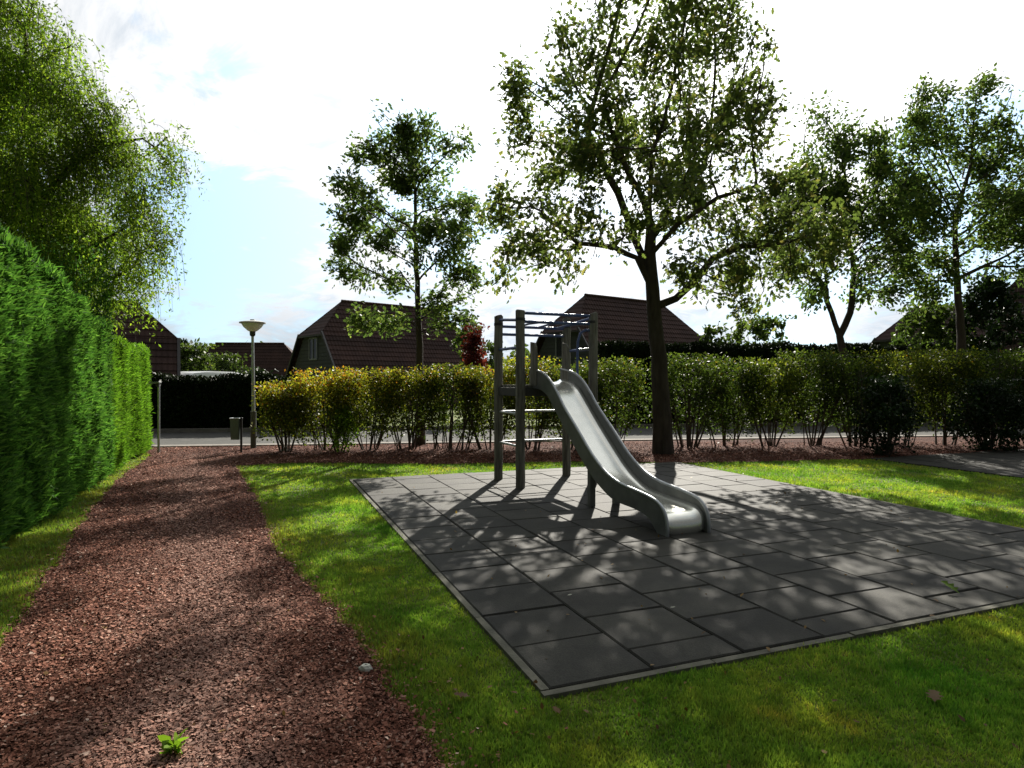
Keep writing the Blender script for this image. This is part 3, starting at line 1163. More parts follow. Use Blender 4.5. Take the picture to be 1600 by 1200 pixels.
LU = [(1.3, 1.1, 0.3, 0.06), (3.3, 2.3, 1.9, 0.045), (7.1, 4.6, 0.4, 0.035), (11.0, 7.5, 1.4, 0.03)]
hd = (Vector(gp(245, 703)) - Vector(gp(0, 858))).normalized()
h0 = Vector(gp(0, 858))
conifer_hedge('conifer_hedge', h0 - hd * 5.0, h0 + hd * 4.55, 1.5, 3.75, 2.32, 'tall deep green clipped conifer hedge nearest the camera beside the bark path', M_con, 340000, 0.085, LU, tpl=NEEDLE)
LU2 = [(2.2, 1.1, 0.3, 0.06), (5.3, 0.8, 1.9, 0.05)]
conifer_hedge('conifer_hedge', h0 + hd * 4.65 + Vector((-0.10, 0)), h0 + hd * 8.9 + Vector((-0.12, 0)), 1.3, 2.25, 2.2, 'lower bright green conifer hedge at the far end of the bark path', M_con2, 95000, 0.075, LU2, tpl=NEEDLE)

# dark hedge over the road
a = Vector(road_pt(-9, 5.0))
b = Vector(road_pt(4.35, 5.0))
conifer_hedge('clipped_hedge', a, b, 1.1, 1.70, 1.72, 'almost black clipped hedge across the road behind the litter bin', M_yew, 26000, 0.09, [(1.5, 1, 0, 0.03)], tpl=RHOMB)
conifer_hedge('clipped_hedge', Vector(road_pt(12.5, 5.9)), Vector(road_pt(28, 5.9)), 1.1, 2.9, 2.9, 'long flat topped dark hedge behind the shrub row right of the big trunk', M_yew, 26000, 0.10, [(1.5, 1, 0, 0.03)], tpl=RHOMB)


# ------------------------------------------------------------------ shrubs
def shrub(name, base, h, w_, label, mat, n, lsize, bare=0.33, cat='shrub', group=None, nst=9, tpl=RHOMB, depth=None, rbias=0.0, top=0.0, stemmat=None, flat_top=True, rfoot=0.14):
    root = thing(name, base, label, cat, group)
    depth = depth or w_ * 0.8
    # stems
    mb = MB()
    for i in range(nst):
        a = rng.random() * 6.28
        r0 = (rfoot if flat_top else 0.12) * w_ * math.sqrt(rng.random())
        r1 = 0.5 * math.sqrt(rng.random())
        p0 = np.array([r0 * math.cos(a), r0 * math.sin(a), -0.02])
        p1 = np.array([r1 * w_ * math.cos(a), r1 * depth * math.sin(a), h * (0.75 + 0.25 * rng.random())])
        pts = []
        bow = rng.normal(0, 0.06, 3)
        for q in range(6):
            t = q / 5
            e_ = t ** 0.8
            pts.append(tuple(p0 * (1 - e_) + p1 * e_ * np.array([1, 1, 1]) + np.array([0, 0, 0.0]) + bow * math.sin(t * 3.14)))
        rr = 0.010 + 0.014 * rng.random()
        mb.tube(pts, [rr * (1 - 0.75 * q / 5) for q in range(6)], 5, caps=False)
        # side twigs
        for _ in range(3):
            q = rng.integers(1, 5)
            s0 = np.array(pts[q])
            e1 = s0 + np.array([rng.normal(0, .2), rng.normal(0, .2), 0.2 + 0.2 * rng.random()])
            mb.tube([tuple(s0), tuple((s0 + e1) / 2 + rng.normal(0, .02, 3)), tuple(e1)], [rr * .5, rr * .35, rr * .2], 3, caps=False)
    mb.build('stems', stemmat or M_twig, root)
    # foliage: clumps filling a rough box, thinner towards the bare foot
    nc = max(14, int(n / 26))
    cc = np.zeros((nc, 3))
    zt = rng.random(nc) ** 0.75
    ang_ = rng.random(nc) * 6.283
    rr_ = np.sqrt(rng.random(nc))
    wz = 0.86 + 0.14 * np.sin(np.clip(zt * 1.25 + .1, 0, 1) * 3.14159)
    if flat_top:
        ex = np.sign(np.cos(ang_)) * np.abs(np.cos(ang_)) ** 0.7
        ey = np.sign(np.sin(ang_)) * np.abs(np.sin(ang_)) ** 0.7
    else:
        ex, ey = np.cos(ang_), np.sin(ang_)
        wz = np.sqrt(np.clip(1 - (zt * 2 - 1) ** 2 * 0.92, 0, 1))
    cc[:, 0] = ex * rr_ * w_ / 2 * wz
    cc[:, 1] = ey * rr_ * depth / 2 * wz
    cc[:, 2] = h * (bare + (1 - bare) * zt) - 0.04
    keepc = rng.random(nc) < (0.45 + 0.9 * zt)
    cc = cc[keepc]
    idx = rng.integers(0, len(cc), n)
    C = cc[idx] + rng.normal(0, 0.085, (n, 3))
    ns_ = int(n * 0.03)
    C[:ns_, 2] = h + rng.random(ns_) * 0.14      # stray shoots above the clipped top
    C[:ns_, 0] = np.round(C[:ns_, 0] / 0.13) * 0.13 + rng.normal(0, .015, ns_)
    C[:, 2] = np.maximum(C[:, 2], 0.05)
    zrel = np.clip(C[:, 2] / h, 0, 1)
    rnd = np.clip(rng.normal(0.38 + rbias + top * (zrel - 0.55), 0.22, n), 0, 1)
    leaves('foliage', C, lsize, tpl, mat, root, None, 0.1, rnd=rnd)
    return root


# the row: (photo x of the foot, photo row of the foot, top row, width m, material, autumn bias, label)
row = [
    (448, 706, 600, 0.78, 0, .12, 'first shrub of the row, low with yellow top beside the lamp post'),
    (508, 704, 583, 1.05, 0, .20, 'yellow topped shrub with many bare stems, second from the lamp post'),
    (575, 703, 578, 1.15, 0, .10, 'yellow green shrub just right of the small lime green plant'),
    (640, 703, 578, 1.05, 0, .02, 'shrub standing in front of the slender tree trunk'),
    (705, 702, 577, 1.10, 1, .08, 'green shrub midway between the slender trunk and the climbing frame'),
    (765, 702, 570, 1.05, 0, .06, 'yellowish shrub behind the left back post of the climbing frame'),
    (830, 701, 566, 1.10, 0, .10, 'yellow green shrub seen between the posts under the platform'),
    (895, 701, 566, 1.10, 1, .05, 'shrub hidden mostly by the top of the chute'),
    (955, 700, 560, 1.05, 1, .06, 'dark green shrub between the chute and the thick trunk'),
    (1075, 699, 560, 1.10, 1, .04, 'green shrub immediately right of the thick trunk'),
    (1140, 698, 556, 1.15, 1, .06, 'green shrub one step right of the one beside the thick trunk'),
    (1205, 698, 556, 1.15, 0, -.04, 'shrub with pale gaps of road showing between its bare stems'),
    (1270, 697, 552, 1.15, 1, .08, 'shrub in line with the fork of the twin stemmed tree'),
    (1335, 697, 550, 1.15, 1, .02, 'shrub just left of the dark round evergreen in the row'),
    (1405, 696, 548, 1.15, 0, .04, 'orange tipped shrub behind the dark round evergreen'),
    (1475, 696, 550, 1.20, 0, .00, 'orange tipped shrub right of the dark round evergreen'),
    (1545, 696, 546, 1.20, 1, .02, 'last green shrub in view at the right end of the row'),
    (1625, 696, 546, 1.20, 1, .02, 'shrub of the row cut by the right picture edge'),
]
for (x, yb, yt, ww, mk, bias, lab) in row:
    X0_, Y0_ = gp(x, yb)
    h = H + (HY - yt) / F * Y0_
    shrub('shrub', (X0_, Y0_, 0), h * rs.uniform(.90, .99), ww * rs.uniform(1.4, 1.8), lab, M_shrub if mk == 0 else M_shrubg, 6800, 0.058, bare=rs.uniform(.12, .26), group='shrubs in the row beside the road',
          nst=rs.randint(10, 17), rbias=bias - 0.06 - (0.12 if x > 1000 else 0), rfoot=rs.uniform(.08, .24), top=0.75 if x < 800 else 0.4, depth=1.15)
# the lime green plant and the dark evergreens in the row
X0_, Y0_ = gp(540, 703)
shrub('shrub', (X0_, Y0_ - 0.45, 0), 0.86, 0.75, 'small lime green low plant at the foot of the yellow shrubs', M_bright, 1300, 0.06, bare=0.15, nst=6, depth=0.6, flat_top=False)
X0_, Y0_ = gp(1385, 712)
shrub('evergreen_shrub', (X0_, Y0_, 0), 1.5, 1.25, 'dark round evergreen bush standing in front of the shrub row', M_ever, 4200, 0.075, bare=0.04, nst=7, depth=1.1, flat_top=False)
X0_, Y0_ = gp(1548, 704)
shrub('evergreen_shrub', (X0_, Y0_, 0), 1.45, 1.9, 'wide blackish evergreen bush near the right picture edge', M_ever, 6000, 0.075, bare=0.02, nst=7, depth=1.2, flat_top=False)


def bush(name, x, ytop, Y, wpx, label, mat, n=1500, lsize=0.16, cat='bush', depth=None, z0=0.0, flat_top=False, bare=0.05):
    top_ = H + (HY - ytop) / F * Y
    X_ = (x - 800) / F * Y
    return shrub(name, (X_, Y, z0), top_, wpx / F * Y, label, mat, n, lsize, bare=bare, cat=cat, nst=6, depth=depth or wpx / F * Y, flat_top=flat_top, tpl=OVAL)


bush('bush', 1185, 500, 31, 130, 'green bushes rising behind the dark flat hedge right of the thick trunk', M_bush, 3800, 0.2)
bush('bush', 1115, 515, 30, 60, 'small green bush at the right end of the middle house', M_bush, 1500, 0.2)
bush('bush', 1455, 484, 24, 125, 'broad mid green bush between the twin stemmed tree and the tall right tree', M_bush, 5200, 0.16)
bush('bush', 1550, 436, 23, 100, 'tall very dark bush in front of the brown roof at the right edge', M_ever, 6000, 0.15)
bush('bush', 740, 515, 24, 42, 'dark red leaved bush at the right end of the left house', M_red, 2400, 0.13)
bush('bush', 730, 497, 33, 46, 'green bush top behind the red leaved bush', M_bush, 1500, 0.2)
bush('bush', 300, 542, 29, 90, 'rounded green bush above the black hedge beside the far low roof', M_bush, 3200, 0.16)
bush('bush', 355, 558, 27, 70, 'lower green bush right of the rounded one above the black hedge', M_bush, 1800, 0.15)
bush('bush', 765, 540, 26, 55, 'green garden bush behind the left posts of the climbing frame', M_bush, 1500, 0.14)
bush('bush', 402, 583, 21, 50, 'low dark bush behind the lamp post at the hedge end', M_ever, 1400, 0.12)


def conifer(x, ytop, Y, wpx, label):
    top_ = H + (HY - ytop) / F * Y
    root = thing('conifer_tree', ((x - 800) / F * Y, Y, 0), label, 'tree', 'small pointed conifers beyond the black hedge')
    mb = MB()
    mb.tube([(0, 0, 0), (0, 0, top_ * .5), (0, 0, top_ * .97)], [0.09, 0.05, 0.01], 6)
    mb.build('trunk', M_bark, root, smooth=True)
    n = 1800
    z = rng.random(n) ** 1.2
    a = rng.random(n) * 6.283
    r_ = (wpx / F * Y / 2) * (1 - z) ** 0.8 * np.sqrt(rng.random(n)) + 0.03
    C = np.stack([r_ * np.cos(a), r_ * np.sin(a), 0.2 + z * (top_ - 0.25)], 1)
    leaves('crown', C, 0.2, SPRAY, M_ever, root, unit(np.stack([np.cos(a), np.sin(a), .5 + 0 * a], 1)), -0.2, 0.6)


conifer(274, 533, 32, 26, 'left pointed conifer beyond the black hedge next to the brown gable')
conifer(287, 531, 33, 24, 'right pointed conifer beyond the black hedge, slightly taller')

# far tree line on the horizon
Ytl = 120
n = 30000
xs = rng.uniform(-170, 170, n)
hh = 6.2 + 1.8 * np.sin(xs * 0.21) + 1.2 * np.sin(xs * 0.53 + 1) + 0.8 * np.sin(xs * 1.3)
zz_ = hh * np.sqrt(rng.random(n))
C = np.stack([xs, Ytl + rng.uniform(-6, 6, n), zz_], 1)
o = leaves('far_trees', C, 0.8, OVAL, M_bush, None, None, 0.0)
tag(o, 'distant line of green trees along the horizon', 'trees', kind='stuff')


# ------------------------------------------------------------------ houses
def mat_roof(name, c1, c2):
    m, t, out = newmat(name)
    co = obj_co(t)
    a = t.noise(1.2, 5, 0.6, co)
    c = t.ramp(attr(t), [(0, c1), (1, c2)])
    v = t.ramp(a, [(0.3, (0.75, 0.75, 0.78)), (0.7, (1.25, 1.2, 1.15))])
    c = t.mix(1.0, c, v, 'MULTIPLY')
    p = t.add('ShaderNodeBsdfPrincipled')
    t.l.new(c, p.inputs['Base Color'])
    p.inputs['Roughness'].default_value = 0.9
    p.inputs['Specular IOR Level'].default_value = 0.15
    wv = t.add('ShaderNodeTexWave')
    wv.wave_type = 'BANDS'
    wv.bands_direction = 'X'
    wv.inputs['Scale'].default_value = 1.6
    t.l.new(co, wv.inputs['Vector'])
    t.l.new(bumped(t, wv.outputs['Fac'], 0.5, 0.03), p.inputs['Normal'])
    t.l.new(p.outputs[0], out.inputs[0])
    return m


M_roof = mat_roof('brown_roof_tile', (0.042, 0.026, 0.023), (0.070, 0.041, 0.036))
M_clad = simple('grey_cladding', (0.030, 0.034, 0.035), (0.050, 0.055, 0.055), 3, 0.8, bump=0.2, bscale=9, stretch=(1, 1, 8))
M_trim = simple('dark_trim', (0.02, 0.018, 0.017), (0.03, 0.028, 0.026), 5, 0.6)
M_frame = simple('window_frame', (0.12, 0.13, 0.13), (0.17, 0.18, 0.18), 5, 0.5)
M_glass = simple('window_glass', (0.02, 0.025, 0.027), (0.035, 0.042, 0.045), 2, 0.08, spec=0.8)
M_brick = simple('brown_brick', (0.10, 0.055, 0.04), (0.16, 0.09, 0.065), 14, 0.85)


def house(x, yeave, Y, ang, L, Wd, hr, label, hip=0.33, hipin=None, z_e=0.35, over=0.25, mat=M_roof, wall=M_clad, name='house', win=True, loc=None):
    """A steep roofed house with half hips: local x along the ridge (0..L), y across (front -W/2, back +W/2)"""
    root = thing(name, loc or ((x - 800) / F * Y, Y, 0), label, 'house', 'steep brown roofed houses beyond the hedge', rz=ang)
    hw = Wd / 2
    zk = z_e + (hr - z_e) * (1 - hip)      # height where the half hip starts
    hi = hipin if hipin is not None else hw * hip * 1.25
    nC = max(6, int((hr - z_e) / 0.26))
    def half(z):
        return hw * (hr - z) / (hr - z_e)
    def xin(z):
        return 0.0 if z <= zk else hi * (z - zk) / (hr - zk)
    rb = MB()
    for sgn in (-1, 1):
        for i in range(nC):
            z0 = z_e + (hr - z_e) * i / nC
            z1 = z_e + (hr - z_e) * (i + 1) / nC
            lift = 0.035
            segs = [(z0, z1)]
            if z0 < zk < z1:
                segs = [(z0, zk), (zk, z1)]
            for (a_, b_) in segs:
                p = [(-over + xin(a_), sgn * (half(a_) + lift * (1 if a_ == z0 else .5)), a_), (L + over - xin(a_), sgn * (half(a_) + lift * (1 if a_ == z0 else .5)), a_),
                     (L + over - xin(b_), sgn * half(b_), b_), (-over + xin(b_), sgn * half(b_), b_)]
                rb.poly(p if sgn < 0 else p[::-1], rs.random())
                if a_ == z0:
                    q = [(-over + xin(a_), sgn * half(a_), a_ - .002), (L + over - xin(a_), sgn * half(a_), a_ - .002), p[1], p[0]]
                    rb.poly(q, 0.0)
    # half hips
    for e_ in (0, 1):
        for i in range(nC):
            z0 = zk - 0.12 + (hr - zk + 0.12) * i / nC
            z1 = zk - 0.12 + (hr - zk + 0.12) * (i + 1) / nC
            f = lambda z: (-over - 0.06 + (hi + .06) * max(0, (z - zk + .12)) / (hr - zk + .12))
            xa, xb = f(z0), f(z1)
            if e_:
                xa, xb = L - xa, L - xb
            rb.poly([(xa, half(z0) + .05, z0), (xa, -half(z0) - .05, z0), (xb, -half(z1) - .02, z1), (xb, half(z1) + .02, z1)], rs.random())
    # solid underside so that the roof has thickness
    t_ = 0.14
    for sgn in (-1, 1):
        rb.poly([(-over, sgn * (hw - t_), z_e), (L + over, sgn * (hw - t_), z_e), (L + over - hi, 0, hr - t_ * 1.8), (-over + hi, 0, hr - t_ * 1.8)], 0.1)
        rb.poly([(-over, sgn * hw, z_e), (L + over, sgn * hw, z_e), (L + over, sgn * (hw - t_), z_e - .01), (-over, sgn * (hw - t_), z_e - .01)], 0.1)
    roof = rb.build('roof', mat, root)
    cap = MB()
    cap.tube([(-over + hi, 0, hr), (L + over - hi, 0, hr)], 0.09, 8)
    cap.build('ridge_tiles', mat, roof, smooth=True)
    for xe in (-over, L + over):
        for sgn in (-1, 1):
            bb = MB()
            a_ = Vector((xe, sgn * (hw - .02), z_e))
            b_ = Vector((xe, sgn * (half(zk) - .02), zk))
            dd = (b_ - a_)
            n_ = Vector((0, sgn * dd.z, -sgn * dd.y * 1)).normalized()
            bb.tube([a_, b_], 0.075, 4)
            bb.build('barge_board', M_trim, roof)
        bb = MB()
        bb.tube([(xe, -half(zk) - .1, zk - .16), (xe, half(zk) + .1, zk - .16)], 0.07, 4)
        bb.build('gutter', M_trim, roof)
    # walls: gables and low side walls
    wb = MB()
    wi = hw - 0.25
    def hwall(z):
        return max(0.05, half(z) - 0.22)
    for xe in (0.0, L):
        sx = -1 if xe == 0 else 1
        wb.poly([(xe, -hwall(z_e), 0), (xe, hwall(z_e), 0), (xe, hwall(z_e), z_e), (xe, hwall(zk), zk - .02), (xe, -hwall(zk), zk - .02), (xe, -hwall(z_e), z_e)], 0.5)
        # cladding boards
        nb = int((zk - 0.1) / 0.2)
        for i in range(nb):
            z0 = 0.1 + i * 0.2
            hb = hwall(max(z0 + .2, z_e))
            wb.box((xe + sx * 0.015, 0, z0 + 0.095), (0.03, 2 * hb, 0.17), None, 0.5)
    for sgn in (-1, 1):
        wb.poly([(0, sgn * (hw - .3), 0), (L, sgn * (hw - .3), 0), (L, sgn * (hw - .3), z_e + .35), (0, sgn * (hw - .3), z_e + .35)], 0.5)
    wb.build('wall', wall, root)
    if win:
        for (yy, zc, ww, hh_) in ((0.0, zk - 0.85, 1.0, 1.15), (0.0, 1.25, 1.8, 1.3)):
            for xe, sx in ((0.0, -1), (L, 1)):
                fr = MB()
                xo = xe + sx * 0.05
                for (dy_, dz_, sy_, sz_) in ((0, hh_ / 2, ww, .08), (0, -hh_ / 2, ww, .08), (-ww / 2, 0, .08, hh_ - .08), (ww / 2, 0, .08, hh_ - .08), (0, 0, .05, hh_ - .08)):
                    fr.box((xo, yy + dy_, zc + dz_), (0.07, sy_, sz_))
                f_ = fr.build('window', M_frame, root)
                g_ = MB()
                g_.box((xe + sx * 0.038, yy, zc), (0.02, ww - .08, hh_ - .08))
                g_.build('pane', M_glass, f_)
    return root


# two neighbours with the same orientation, then the others
def hpos(x, Y):
    return ((x - 800) / F * Y, Y, 0)


house(0, 0, 0, R(41), 9.6, 9.0, 6.1, 'brown roofed house with grey gable and upstairs window left of the slender tree', loc=hpos(491, 35))
house(0, 0, 0, R(36), 9.0, 8.6, 6.15, 'brown roofed house behind the thick trunk and climbing frame', loc=hpos(880, 33))
house(0, 0, 0, R(28), 9, 6.8, 4.65, 'brown house end half hidden by the birch beyond the lower bright hedge', loc=(-21.8, 21.8, 0))
house(0, 0, 0, R(4), 9.5, 7.5, 4.9, 'far low house with long brown roof left of the street lamp', loc=(hpos(302, 55)[0], 55, 0), hip=0.45)
house(0, 0, 0, R(25), 10, 8, 5.6, 'dark roofed house between the twin stemmed tree and the tall right tree', loc=hpos(1410, 33))
house(0, 0, 0, R(-35), 10, 8, 6.4, 'brown roofed house cut by the right picture edge', loc=hpos(1560, 28), hip=0.25)

# ------------------------------------------------------------------ vehicle behind the black hedge: only its roof shows
M_van = simple('pale_paint', (0.55, 0.57, 0.58), (0.62, 0.64, 0.65), 3, 0.25)
M_tyre = simple('tyre_rubber', (0.015, 0.015, 0.015), (0.025, 0.025, 0.025), 8, 0.8)
van = thing('parked_van', ((338 - 800) / F * 26.0, 26.0, 0), 'pale van whose curved roof shows above the black hedge', 'van', rz=R(68))
prof = [(-2.1, .35), (2.1, .35), (2.15, .9), (1.95, 1.05), (1.35, 1.2), (.75, 1.83), (.2, 1.93), (-.9, 1.95), (-1.8, 1.86), (-2.05, 1.6), (-2.15, .9)]
vb = MB()
for sy, k_ in ((-.85, 0), (.85, 1)):
    pass
K = len(prof)
vs = []
for (yy, sc_) in ((-.86, .94), (-.80, 1.0), (.80, 1.0), (.86, .94)):
    for (x_, z_) in prof:
        vs.append((x_ * (1 if sc_ == 1 else .985), yy, .35 + (z_ - .35) * sc_))
fs = []
for r_ in range(3):
    for i in range(K):
        j = (i + 1) % K
        fs.append((r_ * K + i, r_ * K + j, (r_ + 1) * K + j, (r_ + 1) * K + i))
fs.append(tuple(range(K - 1, -1, -1)))
fs.append(tuple(3 * K + i for i in range(K)))
vb.add(vs, fs)
vb.build('body', M_van, van, smooth=True)
for sy in (-1, 1):
    g_ = MB()
    g_.box((-.5, sy * .868, 1.38), (2.3, .02, .5), bev=.008)
    g_.build('side_window', M_glass, van)
g_ = MB()
g_.poly([(.78, -.72, 1.82), (.78, .72, 1.82), (1.36, .74, 1.22), (1.36, -.74, 1.22)])
for i, v in enumerate(g_.v):
    g_.v[i] = (v[0] + .02, v[1], v[2] + .02)
g_.build('windscreen', M_glass, van)
for sx in (-1.35, 1.35):
    for sy in (-1, 1):
        t_ = MB()
        t_.tube([(sx, sy * .68, .33), (sx, sy * .90, .33)], .33, 20)
        w_o = t_.build('wheel', M_tyre, van, smooth=True)
        t_ = MB()
        t_.tube([(sx, sy * .89, .33), (sx, sy * .92, .33)], .19, 12)
        t_.build('rim', M_galv, w_o, smooth=True)
for sy in (-.6, .6):
    t_ = MB()
    t_.box((2.1, sy, .78), (.08, .28, .16), bev=.02)
    t_.build('headlight', M_galv, van)

# ------------------------------------------------------------------ street lamp, bin, sign post
M_lampw = simple('opal_plastic', (0.70, 0.72, 0.66), (0.78, 0.80, 0.74), 3, 0.35)
LX, LY = gp(396, 701)
lamp = thing('street_lamp', (LX, LY, 0), 'street lamp with shallow pale bowl head on a slim post behind the litter bin', 'street lamp')
t_ = MB()
t_.tube([(0, 0, 0), (0, 0, .85)], .062, 14)
t_.build('post_base', simple('lamp_base_paint', (.05, .055, .045), (.09, .09, .075), 6, .6), lamp, smooth=True)
t_ = MB()
t_.tube([(0, 0, .85), (-.01, 0, 1.8), (-.02, 0, 2.62)], [.04, .034, .030], 12)
t_.build('pole', M_galv, lamp, smooth=True)
t_ = MB()
t_.lathe([(.032, 2.55), (.06, 2.58), (.065, 2.68), (.05, 2.70)], (-.02, 0, 0), 18)
t_.build('collar', M_dark, lamp, smooth=True)
t_ = MB()
t_.lathe([(.05, 2.66), (.10, 2.68), (.19, 2.76), (.235, 2.83), (.235, 2.845)], (-.02, 0, 0), 32)
bowl = t_.build('diffuser', M_lampw, lamp, smooth=True)
t_ = MB()
t_.lathe([(.235, 2.842), (.285, 2.85), (.285, 2.875), (.20, 2.90), (.06, 2.915), (.05, 2.94), (0.001, 2.945)], (-.02, 0, 0), 32)
t_.build('cap', simple('lamp_cap_paint', (.35, .35, .33), (.45, .45, .42), 5, .5), lamp, smooth=True)

M_bin = simple('bin_green', (.09, .12, .105), (.13, .165, .145), 5, .5)
BX, BY = gp(377, 708)
bn = thing('litter_bin', (BX, BY, 0), 'small grey green litter bin on a post at the end of the bark path', 'litter bin')
t_ = MB()
t_.tube([(0, 0, 0), (0, 0, .76)], .024, 10)
t_.build('post', M_dark, bn, smooth=True)
t_ = MB()
for (z0, z1, wx) in ((.29, .74, .17),):
    vs = [(-.20 + .01, -.075, z0), (-.03, -.075, z0), (-.03, .075, z0), (-.19, .075, z0), (-.205, -.09, z1), (-.02, -.09, z1), (-.02, .09, z1), (-.205, .09, z1)]
    t_.add(vs, [(3, 2, 1, 0), (0, 1, 5, 4), (1, 2, 6, 5), (2, 3, 7, 6), (3, 0, 4, 7)])
    ins = [(-.19, -.078, z1), (-.035, -.078, z1), (-.035, .078, z1), (-.19, .078, z1), (-.185, -.07, z0 + .03), (-.04, -.07, z0 + .03), (-.04, .07, z0 + .03), (-.185, .07, z0 + .03)]
    t_.add(ins, [(0, 1, 5, 4), (1, 2, 6, 5), (2, 3, 7, 6), (3, 0, 4, 7), (4, 5, 6, 7)])
t_.build('container', M_bin, bn)
t_ = MB()
for a_, b_ in (((-.21, -.095), (-.015, -.095)), ((-.015, -.095), (-.015, .095)), ((-.015, .095), (-.21, .095)), ((-.21, .095), (-.21, -.095))):
    t_.tube([(*a_, .742), (*b_, .742)], .011, 6)
t_.build('rim', M_galv, bn, smooth=True)

SX, SY = gp(248, 708)
sg = thing('sign_post', (SX, SY, 0), 'thin grey sign post with a small plate seen edge on beside the bright hedge', 'sign post')
t_ = MB()
t_.tube([(0, 0, 0), (0, 0, 1.5)], .026, 12)
t_.build('post', M_galv, sg, smooth=True)
t_ = MB()
t_.box((-.075, 0, 1.50), (.22, .10, .035), Matrix.Rotation(R(-4), 3, 'Y'), bev=.006)
t_.build('plate', simple('sign_plate', (.16, .17, .17), (.22, .23, .23), 5, .5), sg)
t_ = MB()
t_.box((-.01, 0, 1.45), (.07, .07, .07), bev=.008)
t_.build('bracket', M_dark, sg)

# ------------------------------------------------------------------ climbing frame with slide
TY = 0.385
Ub = Vector((math.cos(TY), math.sin(TY), 0))
Vb = Vector((-math.sin(TY), math.cos(TY), 0))
P1w = Vector((0.117, 8.98, 0.02))
fr = thing('playground_slide', tuple(P1w), 'wooden posted climbing tower with a steel slide on the grey rubber tiles', 'slide')


def L3(u, v, z):
    """tower frame coordinates -> local (u right along the front, v towards the back)"""
    p = Ub * u + Vb * v
    return (p.x, p.y, z - 0.02)


TWd, TD = 1.16, 0.86
ZP = 1.47
rsl = random.Random(11)
for (u, v) in ((0, 0), (0, TD), (TWd, TD), (TWd, 0)):
    pb = MB()
    hgt_ = 2.51
    n_ = 14
    pts = [L3(u + rsl.uniform(-.004, .004), v + rsl.uniform(-.004, .004), 0.0 + hgt_ * i / n_) for i in range(n_ + 1)]
    rad = [0.066 + rsl.uniform(-.002, .002) for _ in pts]
    pts.append(L3(u, v, hgt_ + .012))
    rad.append(.052)
    pb.tube(pts, rad, 16)
    po = pb.build('post', M_post, fr, smooth=True)
    cp = MB()
    cp.tube([L3(u, v, hgt_ - .14), L3(u, v, hgt_ - .10)], .0695, 16)
    cp.build('collar', M_dark, po, smooth=True)

pf = MB()
Mr = rz(TY)
nb = 7
for i in range(nb):
    v0 = 0.02 + (TD - 0.04) * (i + .5) / nb
    c_ = L3(TWd / 2, v0, ZP - .018)
    pf.box(c_, (TWd - .06, (TD - .04) / nb - .006, .034), Mr, rsl.random(), bev=.004)
pf.build('platform', M_post, fr)
bm_ = MB()
for v in (0.0, TD):
    bm_.box(L3(TWd / 2, v, ZP - .10), (TWd - .13, .05, .12), Mr, bev=.004)
for u in (0.0, TWd):
    bm_.box(L3(u, TD / 2, ZP - .10), (.05, TD - .13, .12), Mr, bev=.004)
bm_.build('platform_frame', M_dark, fr)
# rungs of the ladder at the back and the left side
for z in (0.60, 1.06):
    t_ = MB()
    t_.tube([L3(.05, TD, z), L3(TWd - .05, TD, z)], .018, 10)
    t_.build('rung', M_galv, fr, smooth=True)
    t_ = MB()
    t_.tube([L3(0, .05, z), L3(0, TD - .05, z)], .018, 10)
    t_.build('rung', M_galv, fr, smooth=True)
# blue tubes around the top
runs = [((0, 0, 2.48), (TWd, 0, 2.48)), ((0, 0, 2.36), (TWd, 0, 2.36)), ((0, TD, 2.36), (TWd, TD, 2.36)), ((0, TD, 2.24), (TWd, TD, 2.24)),
        ((0, 0, 2.38), (0, TD, 2.46)), ((TWd, 0, 2.46), (TWd, TD, 2.40)), ((TWd, 0, 2.0), (TWd, TD, 2.0)), ((0, 0, 2.0), (0, TD, 2.0))]
for i, (a_, b_) in enumerate(runs):
    t_ = MB()
    t_.tube([L3(*a_), L3(*b_)], .022, 10)
    t_.build('top_rail', M_blue, fr, smooth=True)
for k_ in (0.28, 0.56, 0.84):
    t_ = MB()
    t_.tube([L3(k_ * TWd, 0, 2.36), L3(k_ * TWd, TD * .5, 2.375), L3(k_ * TWd, TD, 2.36)], .016, 8)
    t_.build('overhead_bar', M_blue, fr, smooth=True)
# bent blue grab handle right of the entry
t_ = MB()
hp = [(.90, 0, ZP + .02), (.90, 0, 1.85), (.91, 0, 2.10), (.95, 0, 2.22), (1.03, 0, 2.27), (TWd, 0, 2.27)]
t_.tube([L3(*p) for p in hp], .02, 10)
t_.build('grab_handle', M_blue, fr, smooth=True)
t_ = MB()
t_.tube([L3(.90, 0, 1.98), L3(TWd, 0, 2.01)], .017, 8)
t_.build('side_rail', M_galv, fr, smooth=True)

# chute profile: s along the slide from the tower front, rail top z
railp = [(-0.12, 1.70), (.1, 1.675), (.35, 1.625), (.558, 1.53), (.77, 1.37), (.97, 1.19), (1.35, .915), (1.69, .665), (2.01, .495), (2.31, .415), (2.67, .380), (2.92, .350), (3.05, .305), (3.13, .22), (3.16, .10), (3.155, .015)]
bedp = [(-0.12, 1.50), (.1, 1.50), (.3, 1.46), (.5, 1.37), (.72, 1.20), (1.0, .97), (1.35, .705), (1.69, .465), (1.95, .335), (2.2, .26), (2.6, .235), (2.9, .225), (3.02, .205), (3.09, .15), (3.11, .08), (3.105, .015)]
botp = [(-0.12, 1.42), (.1, 1.42), (.3, 1.39), (.5, 1.31), (.70, 1.15), (.97, .94), (1.30, .68), (1.66, .43), (1.92, .30), (2.2, .21), (2.6, .19), (2.84, .15), (2.95, .07), (3.02, .012), (3.06, .012), (3.10, .012)]


